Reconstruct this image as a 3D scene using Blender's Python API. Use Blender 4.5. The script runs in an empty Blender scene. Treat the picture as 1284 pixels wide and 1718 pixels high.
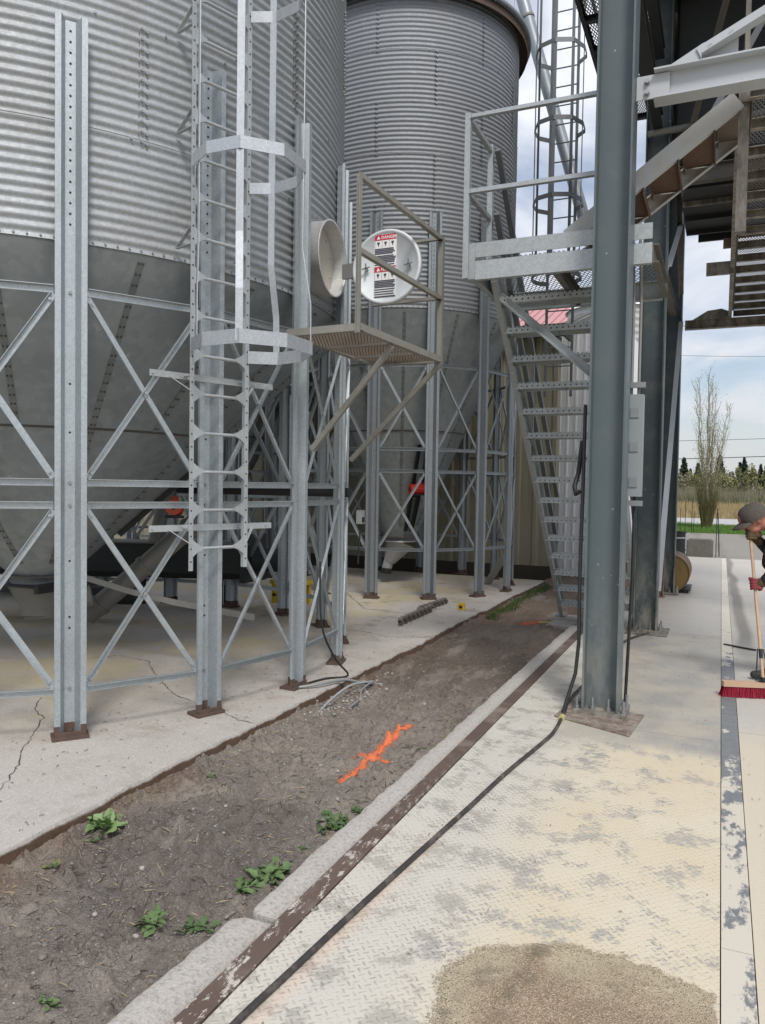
import bpy, math, random
import numpy as np
from mathutils import Vector, Matrix
random.seed(7); rng = np.random.default_rng(7)
SC = bpy.context.scene
COL = SC.collection
R = math.radians
V = Vector

# ------------------------------------------------------------------ object helpers
def link(o, parent=None):
    COL.objects.link(o)
    if parent is not None: o.parent = parent
    return o

def tag(o, label=None, cat=None, group=None, kind=None):
    if label: o['label'] = label
    if cat: o['category'] = cat
    if group: o['group'] = group
    if kind: o['kind'] = kind
    return o

def thing(name, label, cat, loc=(0, 0, 0), group=None):
    o = bpy.data.objects.new(name, None); link(o)
    o.empty_display_size = .1; o.location = loc
    return tag(o, label, cat, group)

def copy_part(o, parent, loc=None, rotz=None):
    c = o.copy(); link(c, parent)
    if loc is not None: c.location = loc
    if rotz is not None: c.rotation_euler = (0, 0, rotz)
    return c

class MB:
    """collects shapes, then links them as ONE mesh object"""
    def __init__(s): s.v = []; s.f = []; s.m = []; s.mi = 0; s.sm = []; s.smooth = False
    def add(s, vs, fs):
        n = len(s.v); s.v.extend([tuple(p) for p in vs])
        for f in fs: s.f.append([i + n for i in f]); s.m.append(s.mi); s.sm.append(s.smooth)
    def box(s, c, d, rz=0, M=None):
        x, y, z = d[0] / 2, d[1] / 2, d[2] / 2
        P = [V((a, b, e)) for a in (-x, x) for b in (-y, y) for e in (-z, z)]
        if M is None: M = Matrix.Rotation(rz, 3, 'Z')
        P = [M @ p + V(c) for p in P]
        s.add(P, [(0, 1, 3, 2), (4, 6, 7, 5), (0, 4, 5, 1), (2, 3, 7, 6), (0, 2, 6, 4), (1, 5, 7, 3)])
    def bb(s, x0, x1, y0, y1, z0, z1): s.box(((x0 + x1) / 2, (y0 + y1) / 2, (z0 + z1) / 2), (x1 - x0, y1 - y0, z1 - z0))
    def frame(s, p, q, up=(0, 0, 1)):
        p, q = V(p), V(q); d = (q - p).normalized(); u = V(up)
        if abs(d.dot(u.normalized())) > .999: u = V((0, 1, 0))
        sx = d.cross(u).normalized(); su = sx.cross(d).normalized()
        return p, q, d, sx, su
    def extr(s, prof, p, q, up=(0, 0, 1), cap=True):
        """closed 2D profile (side, up) swept from p to q"""
        p, q, d, sx, su = s.frame(p, q, up); n = len(prof)
        vs = [p + sx * a + su * b for a, b in prof] + [q + sx * a + su * b for a, b in prof]
        fs = [(i, (i + 1) % n, n + (i + 1) % n, n + i) for i in range(n)]
        if cap: fs += [tuple(range(n))[::-1], tuple(range(n, 2 * n))]
        s.add(vs, fs)
    def bar(s, p, q, w, h, up=(0, 0, 1)):
        w, h = w / 2, h / 2; s.extr([(-w, -h), (w, -h), (w, h), (-w, h)], p, q, up)
    def angle(s, p, q, w, h, t=.006, up=(0, 0, 1), fx=1, fy=1):
        pr = [(0, 0), (w, 0), (w, t), (t, t), (t, h), (0, h)]
        s.extr([(a * fx, b * fy) for a, b in pr], p, q, up)
    def chan(s, p, q, w, h, t=.008, up=(0, 0, 1), flip=1):
        """channel: web vertical (along up) at side 0, flanges of width w pointing to flip side"""
        k = h / 2
        pr = [(0, -k), (w, -k), (w, -k + t), (t, -k + t), (t, k - t), (w, k - t), (w, k), (0, k)]
        s.extr([(a * flip, b) for a, b in pr], p, q, up)
    def ibeam(s, p, q, w, h, tf=.012, tw=.009, up=(0, 0, 1)):
        a, b, c = w / 2, h / 2, tw / 2
        s.extr([(-a, -b), (a, -b), (a, -b + tf), (c, -b + tf), (c, b - tf), (a, b - tf), (a, b), (-a, b), (-a, b - tf), (-c, b - tf), (-c, -b + tf), (-a, -b + tf)], p, q, up)
    def tube(s, pts, r, n=10, cap=True, r2=None):
        pts = [V(p) for p in pts]; m = len(pts); rings = []
        nrm = None
        for i, p in enumerate(pts):
            d = (pts[min(i + 1, m - 1)] - pts[max(i - 1, 0)]).normalized()
            if nrm is None: nrm = d.orthogonal().normalized()
            nrm = (nrm - d * nrm.dot(d)).normalized(); b = d.cross(nrm)
            rr = r if r2 is None else r + (r2 - r) * i / (m - 1)
            rings += [p + (nrm * math.cos(2 * math.pi * k / n) + b * math.sin(2 * math.pi * k / n)) * rr for k in range(n)]
        fs = [(i * n + k, i * n + (k + 1) % n, (i + 1) * n + (k + 1) % n, (i + 1) * n + k) for i in range(m - 1) for k in range(n)]
        o = s.smooth; s.smooth = True; s.add(rings, fs); s.smooth = o
        if cap: s.add(rings[:n], [tuple(range(n))[::-1]]); s.add(rings[-n:], [tuple(range(n))])
    def lathe(s, prof, c=(0, 0, 0), n=48, a0=0, a1=2 * math.pi, M=None):
        """(r, z) open profile turned round z through c"""
        full = abs(a1 - a0 - 2 * math.pi) < 1e-6; k = n if full else n + 1
        A = [a0 + (a1 - a0) * i / n for i in range(k)]
        vs = [V((r * math.cos(a), r * math.sin(a), z)) for r, z in prof for a in A]
        if M is not None: vs = [M @ p for p in vs]
        vs = [p + V(c) for p in vs]
        fs = [(i * k + j, i * k + (j + 1) % k, (i + 1) * k + (j + 1) % k, (i + 1) * k + j) for i in range(len(prof) - 1) for j in range(n if full else n)]
        s.add(vs, fs)
    def disc(s, c, nrm, r, h, n=6):
        nrm = V(nrm).normalized(); c = V(c); s.tube([c, c + nrm * h], r, n)
    def poly(s, pts, z0, z1):
        n = len(pts); s.add([(x, y, z0) for x, y in pts] + [(x, y, z1) for x, y in pts],
              [tuple(range(n))[::-1], tuple(range(n, 2 * n))] + [(i, (i + 1) % n, n + (i + 1) % n, n + i) for i in range(n)])
    def grating(s, o, ux, uy, Lx, Ly, cx, cy, w, t):
        """expanded metal: a lattice of crossing strands over the rectangle o + ux*Lx, uy*Ly"""
        o, ux, uy = V(o), V(ux), V(uy); up = ux.cross(uy)
        for sg in (1, -1):
            k0, k1 = (0, Lx / cx + Ly / cy) if sg > 0 else (-Ly / cy, Lx / cx)
            for i in range(int(k0) - 1, int(k1) + 2):
                # u/cx + sg*v/cy = i
                pts = []
                for v in (0, Ly):
                    u = (i - sg * v / cy) * cx
                    if 0 <= u <= Lx: pts.append((u, v))
                for u in (0, Lx):
                    v = sg * (i - u / cx) * cy
                    if 0 < v < Ly: pts.append((u, v))
                if len(pts) >= 2 and (V(pts[0]) - V(pts[1])).length > .005:
                    s.bar(o + ux * pts[0][0] + uy * pts[0][1], o + ux * pts[1][0] + uy * pts[1][1], w, t, up)
    def build(s, name, mats, parent=None, smooth=False):
        me = bpy.data.meshes.new(name)
        me.from_pydata(s.v, [], s.f)
        for m in (mats if isinstance(mats, (list, tuple)) else [mats]): me.materials.append(m)
        me.polygons.foreach_set('material_index', s.m)
        me.polygons.foreach_set('use_smooth', [True] * len(s.f) if smooth else s.sm)
        me.update()
        return link(bpy.data.objects.new(name, me), parent)

def npmesh(name, v, f, mats, parent=None, smooth=False, mi=None):
    me = bpy.data.meshes.new(name)
    v = np.asarray(v, np.float32); f = np.asarray(f, np.int32); n, k = f.shape
    me.vertices.add(len(v)); me.vertices.foreach_set('co', v.ravel())
    me.loops.add(n * k); me.loops.foreach_set('vertex_index', f.ravel())
    me.polygons.add(n); me.polygons.foreach_set('loop_start', np.arange(0, n * k, k, dtype=np.int32))
    for m in (mats if isinstance(mats, (list, tuple)) else [mats]): me.materials.append(m)
    if mi is not None: me.polygons.foreach_set('material_index', np.asarray(mi, np.int32))
    if smooth: me.polygons.foreach_set('use_smooth', np.ones(n, bool))
    me.update(calc_edges=True); me.validate()
    return link(bpy.data.objects.new(name, me), parent)

def vnoise(x, y, seed=0):
    """smooth value noise on a lattice (numpy)"""
    xi = np.floor(x).astype(np.int64); yi = np.floor(y).astype(np.int64); fx = x - xi; fy = y - yi
    fx = fx * fx * (3 - 2 * fx); fy = fy * fy * (3 - 2 * fy)
    def h(a, b):
        n = (a * 374761393 + b * 668265263 + seed * 1442695041) & 0x7fffffff
        n = ((n ^ (n >> 13)) * 1274126177) & 0x7fffffff
        return ((n ^ (n >> 16)) & 0xffff) / 65535.0
    return (h(xi, yi) * (1 - fx) + h(xi + 1, yi) * fx) * (1 - fy) + (h(xi, yi + 1) * (1 - fx) + h(xi + 1, yi + 1) * fx) * fy
def fbm(x, y, sc, octv=4, seed=0, gain=.5):
    a, t, o = 1, 0, np.zeros_like(x, dtype=float)
    for i in range(octv): o += a * vnoise(x * sc, y * sc, seed + i); t += a; a *= gain; sc *= 2.03
    return o / t
def inpoly(x, y, P):
    c = np.zeros(x.shape, bool); n = len(P)
    for i in range(n):
        (x0, y0), (x1, y1) = P[i], P[(i + 1) % n]
        c ^= ((y0 > y) != (y1 > y)) & (x < (x1 - x0) * (y - y0) / (y1 - y0 + 1e-12) + x0)
    return c
def polydist(x, y, P, closed=True):
    d = np.full(x.shape, 9e9); n = len(P)
    for i in range(n if closed else n - 1):
        (x0, y0), (x1, y1) = P[i], P[(i + 1) % n]
        dx, dy = x1 - x0, y1 - y0; t = np.clip(((x - x0) * dx + (y - y0) * dy) / (dx * dx + dy * dy + 1e-12), 0, 1)
        d = np.minimum(d, np.hypot(x - x0 - t * dx, y - y0 - t * dy))
    return d

# ------------------------------------------------------------------ material helpers
class N:
    def __init__(s, name):
        s.mat = bpy.data.materials.new(name); s.mat.use_nodes = True; s.t = s.mat.node_tree; s.t.nodes.clear()
        s.out = s.t.nodes.new('ShaderNodeOutputMaterial'); s.b = s.t.nodes.new('ShaderNodeBsdfPrincipled')
        s.t.links.new(s.b.outputs[0], s.out.inputs[0]); s._c = None
    def node(s, ty, **k):
        n = s.t.nodes.new(ty)
        for a, b in k.items(): setattr(n, a, b)
        return n
    def put(s, sock, v):
        if isinstance(v, bpy.types.NodeSocket): s.t.links.new(v, sock)
        elif isinstance(v, (tuple, list)):
            sock.default_value = (*v, 1) if len(v) == 3 and sock.type == 'RGBA' else v
        else: sock.default_value = v
    def obj(s):
        if s._c is None: s._c = s.node('ShaderNodeTexCoord').outputs['Object']
        return s._c
    def pos(s): return s.node('ShaderNodeNewGeometry').outputs['Position']
    def xyz(s, v=None):
        n = s.node('ShaderNodeSeparateXYZ'); s.put(n.inputs[0], v or s.obj()); return n.outputs
    def vec(s, x, y, z):
        n = s.node('ShaderNodeCombineXYZ')
        for i, q in enumerate((x, y, z)): s.put(n.inputs[i], q)
        return n.outputs[0]
    def scale(s, v, sc):
        n = s.node('ShaderNodeVectorMath', operation='MULTIPLY'); s.put(n.inputs[0], v); n.inputs[1].default_value = sc; return n.outputs[0]
    def vadd(s, a, b):
        n = s.node('ShaderNodeVectorMath', operation='ADD'); s.put(n.inputs[0], a); s.put(n.inputs[1], b); return n.outputs[0]
    def noise(s, sc, det=4, rough=.55, v=None, dist=0, col=False):
        n = s.node('ShaderNodeTexNoise'); s.put(n.inputs['Vector'], v or s.obj())
        n.inputs['Scale'].default_value = sc; n.inputs['Detail'].default_value = det; n.inputs['Roughness'].default_value = rough; n.inputs['Distortion'].default_value = dist
        return n.outputs['Color' if col else 'Fac']
    def vor(s, sc, feat='F1', out='Distance', v=None, rnd=1):
        n = s.node('ShaderNodeTexVoronoi', feature=feat); s.put(n.inputs['Vector'], v or s.obj()); n.inputs['Scale'].default_value = sc; n.inputs['Randomness'].default_value = rnd
        return n.outputs[out]
    def m(s, op, a, b=0., c=0., clamp=False):
        n = s.node('ShaderNodeMath', operation=op); n.use_clamp = clamp
        s.put(n.inputs[0], a); s.put(n.inputs[1], b); s.put(n.inputs[2], c); return n.outputs[0]
    def ss(s, x, a, b):
        """smoothstep from a to b (a > b runs down)"""
        n = s.node('ShaderNodeMapRange', interpolation_type='SMOOTHSTEP')
        s.put(n.inputs[0], x); lo, hi = (a, b) if a < b else (b, a)
        n.inputs[1].default_value = lo; n.inputs[2].default_value = hi
        n.inputs[3].default_value = 0 if a < b else 1; n.inputs[4].default_value = 1 if a < b else 0
        return n.outputs[0]
    def mix(s, f, a, b):
        n = s.node('ShaderNodeMix', data_type='RGBA'); s.put(n.inputs[0], f); s.put(n.inputs[6], a); s.put(n.inputs[7], b); return n.outputs[2]
    def ramp(s, f, st):
        n = s.node('ShaderNodeValToRGB'); e = n.color_ramp.elements
        while len(e) < len(st): e.new(.5)
        for q, (p, c) in zip(e, st): q.position = p; q.color = (*c, 1)
        s.put(n.inputs[0], f); return n.outputs[0]
    def bump(s, h, st=.3, d=.01):
        n = s.node('ShaderNodeBump'); s.put(n.inputs['Height'], h); n.inputs['Strength'].default_value = st; n.inputs['Distance'].default_value = d
        s.put(s.b.inputs['Normal'], n.outputs[0])
    def fin(s, col, rough=.6, metal=0., spec=None):
        s.put(s.b.inputs['Base Color'], col); s.put(s.b.inputs['Roughness'], rough); s.put(s.b.inputs['Metallic'], metal)
        if spec is not None: s.b.inputs['Specular IOR Level'].default_value = spec
        return s.mat

def mul(c, k): return tuple(x * k for x in c)

def galv(name, base=(.50, .53, .55), metal=.75, rough=.42, dirt=.25, dirtc=(.23, .21, .18), rust=0., sp=70, streak=True):
    n = N(name)
    cell = n.vor(sp, out='Color'); g = n.node('ShaderNodeSeparateColor'); n.put(g.inputs[0], cell)
    oi = n.node('ShaderNodeObjectInfo').outputs['Random']; k_ = n.m('ADD', n.m('MULTIPLY', g.outputs[0], .5), n.m('MULTIPLY', oi, .5))
    c = n.mix(k_, mul(base, .80), mul(base, 1.14))
    n1 = n.noise(2.3, 6, .65)
    c = n.mix(n.m('MULTIPLY', n.ss(n1, .45, .75), dirt), c, dirtc)
    if streak:
        v = n.scale(n.obj(), (9, 9, .6)); st = n.noise(1.6, 5, .6, v)
        c = n.mix(n.m('MULTIPLY', n.ss(st, .5, .8), dirt * .8), c, mul(dirtc, 1.3))
    if rust:
        r = n.noise(5, 8, .7); c = n.mix(n.m('MULTIPLY', n.ss(r, .68 - .25 * rust, .8), .9), c, (.16, .07, .035))
    wr = n.ss(n.noise(7, 7, .75, n.vadd(n.obj(), (5, 1, 2))), .58, .74); c = n.mix(n.m('MULTIPLY', wr, .35), c, (.55, .55, .53))
    r2 = n.noise(30, 3)
    rr = n.m('ADD', n.m('MULTIPLY', r2, .25), rough - .12)
    n.bump(n.noise(90, 2), .06, .002)
    return n.fin(c, rr, metal)

def plain(name, c, rough=.6, metal=0, var=.25, sc=6, spec=None, bump=0):
    n = N(name); f = n.noise(sc, 6, .65)
    cc = n.mix(f, mul(c, 1 - var), mul(c, 1 + var))
    if bump: n.bump(n.noise(sc * 8, 4), bump, .004)
    return n.fin(cc, rough, metal, spec)

def painted(name, c, rust=.35, rough=.5, rc=(.13, .055, .03), dust=.2):
    """oil-painted steel with rust patches of their own shape and pale dust"""
    n = N(name)
    a = n.noise(3.1, 7, .7); b = n.noise(11, 8, .75)
    cc = n.mix(n.noise(1.1, 4), mul(c, .85), mul(c, 1.15))
    cc = n.mix(n.m('MULTIPLY', n.ss(a, .45, .8), dust), cc, (.42, .37, .29))
    zz_ = n.xyz()[2]; lo_ = n.m('MULTIPLY', n.ss(zz_, 1.3, .0), n.ss(n.noise(5, 7, .7, n.scale(n.obj(), (2, 2, .7))), .38, .62)); cc = n.mix(n.m('MULTIPLY', lo_, dust * 2.5 if dust < .3 else .5), cc, (.44, .40, .33))
    ch = n.m('MULTIPLY', n.ss(n.vor(19), .17, .10), n.ss(n.noise(2.2, 3), .56, .62)); cc = n.mix(n.m('MULTIPLY', ch, .8), cc, (.40, .41, .40))
    rm = n.m('MULTIPLY', n.ss(n.m('ADD', n.m('MULTIPLY', a, .5), n.m('MULTIPLY', b, .5)), .66 - .2 * rust, .72 - .16 * rust), min(1, rust * 2))
    cc = n.mix(rm, cc, n.mix(b, mul(rc, .7), mul(rc, 1.5)))
    n.bump(b, .12, .004)
    return n.fin(cc, n.m('ADD', n.m('MULTIPLY', rm, .3), rough))
# ------------------------------------------------------------------ camera, sun, sky
F_PX, PX_W = 1290., 1284.
psi = math.atan((1210 - 642) / F_PX); pit = math.atan(44 / F_PX); rol = R(.9)
fw = V((-math.sin(psi) * math.cos(pit), math.cos(psi) * math.cos(pit), -math.sin(pit)))
r0 = V((math.cos(psi), math.sin(psi), 0)); u0 = r0.cross(fw)
rx = r0 * math.cos(rol) + u0 * math.sin(rol); ry = -r0 * math.sin(rol) + u0 * math.cos(rol)
cam = bpy.data.cameras.new('camera'); co = link(bpy.data.objects.new('camera', cam))
cam.sensor_fit = 'HORIZONTAL'; cam.sensor_width = 36; cam.lens = 36 * F_PX / PX_W; cam.clip_start = .05; cam.clip_end = 3000
co.matrix_world = Matrix(((rx.x, ry.x, -fw.x, 0), (rx.y, ry.y, -fw.y, 0), (rx.z, ry.z, -fw.z, 1.6), (0, 0, 0, 1)))
SC.camera = co

SUN_EL, SUN_AZ = R(52), R(148)      # azimuth from +Y towards +X
sd = V((math.sin(SUN_AZ) * math.cos(SUN_EL), math.cos(SUN_AZ) * math.cos(SUN_EL), math.sin(SUN_EL)))
sl = bpy.data.lights.new('sun', 'SUN'); sl.energy = 1.9; sl.angle = R(13); sl.color = (1, .96, .9)
so = link(bpy.data.objects.new('sun', sl)); so.rotation_euler = sd.to_track_quat('Z', 'Y').to_euler(); so.location = (0, 0, 30)

w = bpy.data.worlds.new('World'); SC.world = w; w.use_nodes = True; wt = w.node_tree; wt.nodes.clear()
def wn(ty, **k):
    n = wt.nodes.new(ty)
    for a, b in k.items(): setattr(n, a, b)
    return n
wo = wn('ShaderNodeOutputWorld'); bg = wn('ShaderNodeBackground'); wt.links.new(bg.outputs[0], wo.inputs[0]); bg.inputs[1].default_value = .1
sky = wn('ShaderNodeTexSky', sky_type='NISHITA'); sky.sun_disc = False; sky.sun_elevation = SUN_EL; sky.sun_rotation = SUN_AZ; sky.air_density = 1; sky.dust_density = 1.5
tc = wn('ShaderNodeTexCoord'); sp = wn('ShaderNodeSeparateXYZ'); wt.links.new(tc.outputs['Generated'], sp.inputs[0])
def wm(op, a, b=0., clamp=False):
    n = wn('ShaderNodeMath', operation=op); n.use_clamp = clamp
    for i, q in enumerate((a, b)):
        if isinstance(q, bpy.types.NodeSocket): wt.links.new(q, n.inputs[i])
        else: n.inputs[i].default_value = q
    return n.outputs[0]
zz = wm('MAXIMUM', sp.outputs[2], 0.)
dv = wm('ADD', zz, .22)
cx = wn('ShaderNodeCombineXYZ'); wt.links.new(wm('DIVIDE', sp.outputs[0], dv), cx.inputs[0]); wt.links.new(wm('DIVIDE', sp.outputs[1], dv), cx.inputs[1])
n1 = wn('ShaderNodeTexNoise'); wt.links.new(cx.outputs[0], n1.inputs['Vector']); n1.inputs['Scale'].default_value = 1.5; n1.inputs['Detail'].default_value = 8; n1.inputs['Roughness'].default_value = .55; n1.inputs['Distortion'].default_value = .4
mr = wn('ShaderNodeMapRange', interpolation_type='SMOOTHSTEP'); wt.links.new(n1.outputs[0], mr.inputs[0]); mr.inputs[1].default_value = .38; mr.inputs[2].default_value = .66; mr.inputs[3].default_value = .22; mr.inputs[4].default_value = 1
gain = wm('ADD', wm('MULTIPLY', zz, 7.0), 5.5)       # an overcast sky is brighter overhead
cc = wn('ShaderNodeCombineColor'); wt.links.new(wm('MULTIPLY', gain, .97), cc.inputs[0]); wt.links.new(wm('MULTIPLY', gain, .99), cc.inputs[1]); wt.links.new(wm('MULTIPLY', gain, 1.05), cc.inputs[2])
mx = wn('ShaderNodeMix', data_type='RGBA'); wt.links.new(wm('MAXIMUM', mr.outputs[0], wm('SUBTRACT', .92, wm('MULTIPLY', zz, 5.5))), mx.inputs[0]); wt.links.new(sky.outputs[0], mx.inputs[6]); wt.links.new(cc.outputs[0], mx.inputs[7])
wt.links.new(mx.outputs[2], bg.inputs[0])
vs = SC.view_settings; vs.view_transform = 'Standard'; vs.look = 'None'; vs.gamma = 1; vs.exposure = .40; vs.use_curve_mapping = False
SC.cycles.max_bounces = 6; SC.cycles.transparent_max_bounces = 12

# ------------------------------------------------------------------ materials
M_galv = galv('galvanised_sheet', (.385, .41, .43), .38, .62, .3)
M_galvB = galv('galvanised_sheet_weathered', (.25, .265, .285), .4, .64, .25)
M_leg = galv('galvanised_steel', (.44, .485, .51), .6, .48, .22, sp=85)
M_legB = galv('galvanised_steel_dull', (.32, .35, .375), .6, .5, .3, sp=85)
M_lad = galv('galvanised_ladder', (.46, .49, .50), .5, .5, .25, sp=110)
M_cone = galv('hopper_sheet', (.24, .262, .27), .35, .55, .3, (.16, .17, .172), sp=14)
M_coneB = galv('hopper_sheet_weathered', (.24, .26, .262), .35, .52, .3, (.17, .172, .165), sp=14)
M_stair = galv('galvanised_stair', (.42, .45, .46), .5, .5, .35, (.30, .27, .22), sp=60)
M_plat = plain('weathered_angle_steel', (.285, .275, .25), .65, .25, .3)
M_dark = plain('dark_hole', (.02, .02, .022), .8)
M_bolt = plain('bolt_steel', (.33, .34, .35), .45, .7)
M_seam = plain('seam_bolts', (.125, .115, .105), .6, .4)
M_rust = plain('rusted_base', (.105, .068, .052), .85, .1, .45, 14, bump=.3)
M_lid = plain('white_galvanised_lid', (.62, .65, .67), .6, .1, .1, 9)
M_white = plain('sticker_white', (.8, .8, .8), .5, 0, .04)
M_red = plain('sticker_red', (.50, .03, .05), .5, 0, .08)
M_ink = plain('sticker_ink', (.075, .075, .10), .5, 0, .1)
M_orange = plain('motor_orange', (.58, .085, .03), .45, .0, .2, 12)
M_motred = plain('motor_red', (.55, .03, .018), .45, .0, .2, 12)
M_black = plain('black_rubber', (.022, .022, .024), .6, 0, .3)
M_blksteel = plain('black_steel', (.028, .028, .03), .5, .3, .3)
M_col = painted('teal_painted_steel', (.094, .122, .132), .08, .42, dust=.10)
M_colw = painted('worn_teal_steel', (.062, .085, .090), .12, .5, dust=.22)
M_beam = painted('pale_grey_painted_steel', (.43, .455, .48), .3, .5, (.15, .075, .04), .3)
M_under = painted('brown_grey_steel', (.115, .105, .092), .45, .65, (.12, .06, .035), .3)
M_mesh = plain('rusty_mesh', (.17, .14, .105), .75, .2, .4, 20)
M_meshg = plain('grey_mesh', (.20, .21, .21), .6, .4, .3, 20)
M_rtread = plain('rusted_tread', (.14, .085, .058), .85, .1, .4, 18, bump=.3)
M_darkm = plain('dark_equipment_steel', (.035, .037, .038), .6, .2, .35, 3)
M_pipe = plain('dusty_grey_pipe', (.24, .235, .22), .65, .2, .25, 5)

# ------------------------------------------------------------------ the ground
def sheet(name, x0, x1, y0, y1, z, mat, th=.0):
    b = MB()
    if th: b.bb(x0, x1, y0, y1, z - th, z)
    else: b.add([(x0, y0, z), (x1, y0, z), (x1, y1, z), (x0, y1, z)], [(0, 1, 2, 3)])
    return tag(b.build(name, mat), kind='structure')

n = N('field_earth'); f = n.noise(.12, 6, .6); g = n.noise(1.3, 6, .7)
c = n.mix(f, (.24, .185, .10), (.17, .14, .075)); c = n.mix(n.ss(g, .4, .7), c, (.13, .12, .055))
M_field = n.fin(c, .95)
sheet('ground', -600, 600, -150, 1500, -.15, M_field)

n = N('gravel_yard'); x, y, z = n.xyz()
f = n.noise(.7, 6, .6); g = n.vor(42); q = n.noise(60, 3, .7)
c = n.mix(f, (.235, .215, .19), (.33, .305, .27)); c = n.mix(n.ss(g, .0, .55), mul((.2, .185, .165), .8), c); c = n.mix(n.m('MULTIPLY', n.ss(q, .5, .8), .5), c, (.14, .125, .11))
tr = n.noise(.9, 4, .5, n.scale(n.obj(), (1.6, .08, 1))); c = n.mix(n.m('MULTIPLY', n.ss(tr, .5, .64), .6), c, (.16, .145, .125))
n.bump(g, .5, .02); M_gravel = n.fin(c, .92)
sheet('gravel_yard', -60, 60, 20.0, 32.6, -.055, M_gravel)
sheet('gravel_path', -2.83, -1.5, -2, 24, -.15 + .004, M_gravel)

n = N('grass_verge'); f = n.noise(1.2, 6, .7); g = n.noise(12, 4, .7)
c = n.mix(f, (.055, .11, .022), (.10, .165, .035)); c = n.mix(n.ss(g, .5, .75), c, (.16, .15, .06)); M_turf = n.fin(c, .95)
sheet('grass_verge', -60, 60, 32.6, 40, -.06, M_turf)
n = N('road_surface'); f = n.noise(.4, 5, .6); M_road = n.fin(n.mix(f, (.36, .35, .35), (.45, .44, .43)), .9)
sheet('road', -200, 200, 40, 50, -.05, M_road)

# concrete pad under the bins (dust lies yellow under the bins), with a stained edge
n = N('pad_concrete'); x, y, z = n.xyz()
f = n.noise(.8, 7, .6); g = n.noise(9, 6, .7); sp_ = n.vor(120); h = n.noise(140, 3, .7)
c = n.mix(f, (.385, .352, .315), (.52, .485, .445)); c = n.mix(n.m('MULTIPLY', n.ss(n.noise(3.3, 7, .7, n.vadd(n.obj(), (1, 7, 0))), .48, .68), .42), c, (.27, .24, .21)); c = n.mix(n.m('MULTIPLY', n.ss(g, .5, .78), .45), c, (.30, .265, .23))
c = n.mix(n.m('MULTIPLY', n.ss(h, .54, .68), .62), c, (.18, .16, .14)); c = n.mix(n.m('MULTIPLY', n.ss(n.noise(45, 4, .7, n.vadd(n.obj(), (2, 2, 0))), .52, .64), .5), c, (.60, .565, .53)); c = n.mix(n.m('MULTIPLY', n.ss(n.noise(62, 4, .75, n.vadd(n.obj(), (8, 2, 0))), .55, .66), .5), c, (.22, .195, .17))
sp2 = n.vor(38); c = n.mix(n.m('MULTIPLY', n.ss(sp2, .16, .09), n.ss(n.noise(3, 3), .5, .6)), c, (.17, .15, .13))
yd = n.m('MULTIPLY', n.ss(n.noise(1.1, 6, .6, n.vadd(n.obj(), (3, 1, 0))), .40, .6), n.ss(n.m('ADD', x, n.m('MULTIPLY', y, -.12)), -3.9, -5.2))
c = n.mix(n.m('MULTIPLY', yd, .75), c, (.46, .385, .235))
st = n.m('MULTIPLY', n.ss(n.noise(2.2, 7, .65, n.vadd(n.obj(), (9, 4, 0))), .54, .68), n.ss(y, 6.2, 7.5))
c = n.mix(n.m('MULTIPLY', st, .6), c, (.24, .19, .145))
rr_ = n.node('ShaderNodeVectorMath', operation='DISTANCE'); n.put(rr_.inputs[0], n.vec(x, y, 0.)); rr_.inputs[1].default_value = (-5.93, 5.39, 0)
lg = n.m('MULTIPLY', n.ss(n.m('ABSOLUTE', n.m('ADD', rr_.outputs['Value'], -2.93)), .20, .02), n.ss(n.noise(5, 6, .7), .45, .65)); c = n.mix(n.m('MULTIPLY', lg, .4), c, (.24, .17, .12))  # brown ring round the leg feet: rust stain and painted contact shade
edge = n.ss(n.m('ADD', z, n.m('MULTIPLY', n.noise(7, 5, .7), .05)), .016, .0)
c = n.mix(edge, c, n.mix(n.noise(24, 5, .7), (.055, .033, .022), (.17, .10, .06)))
n.bump(n.m('ADD', n.m('MULTIPLY', h, .7), g), .4, .008); M_pad = n.fin(c, .9)
# the pad's edge is broken: a row of small offsets along x = -2.8
eys = np.arange(-2, 13.31, .06); ex = -2.79 + (fbm(eys, eys * 0, 1.1, 5, 3) - .5) * .10 + (vnoise(eys * 9, eys * 0, 5) - .5) * .02
pp = [(-14, -2), (-14, 13.3)] + [(float(a), float(b)) for a, b in zip(ex[::-1], eys[::-1])]
b = MB(); nn = len(pp)
b.add([(p[0], p[1], 0) for p in pp], [tuple(range(nn))[::-1]])
for i in range(2, nn - 1):
    a, e = pp[i], pp[i + 1]
    b.add([(a[0], a[1], 0), (e[0], e[1], 0), (e[0] + .006, e[1], -.015), (a[0] + .006, a[1], -.015), (a[0] + .012, a[1], -.16), (e[0] + .012, e[1], -.16)], [(0, 1, 2, 3), (3, 2, 5, 4)])
b.add([(-14, 13.3, 0), (-2.75, 13.3, 0), (-2.75, 13.3, -.16), (-14, 13.3, -.16)], [(0, 1, 2, 3)])
tag(b.build('concrete_pad', M_pad), kind='structure')

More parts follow.
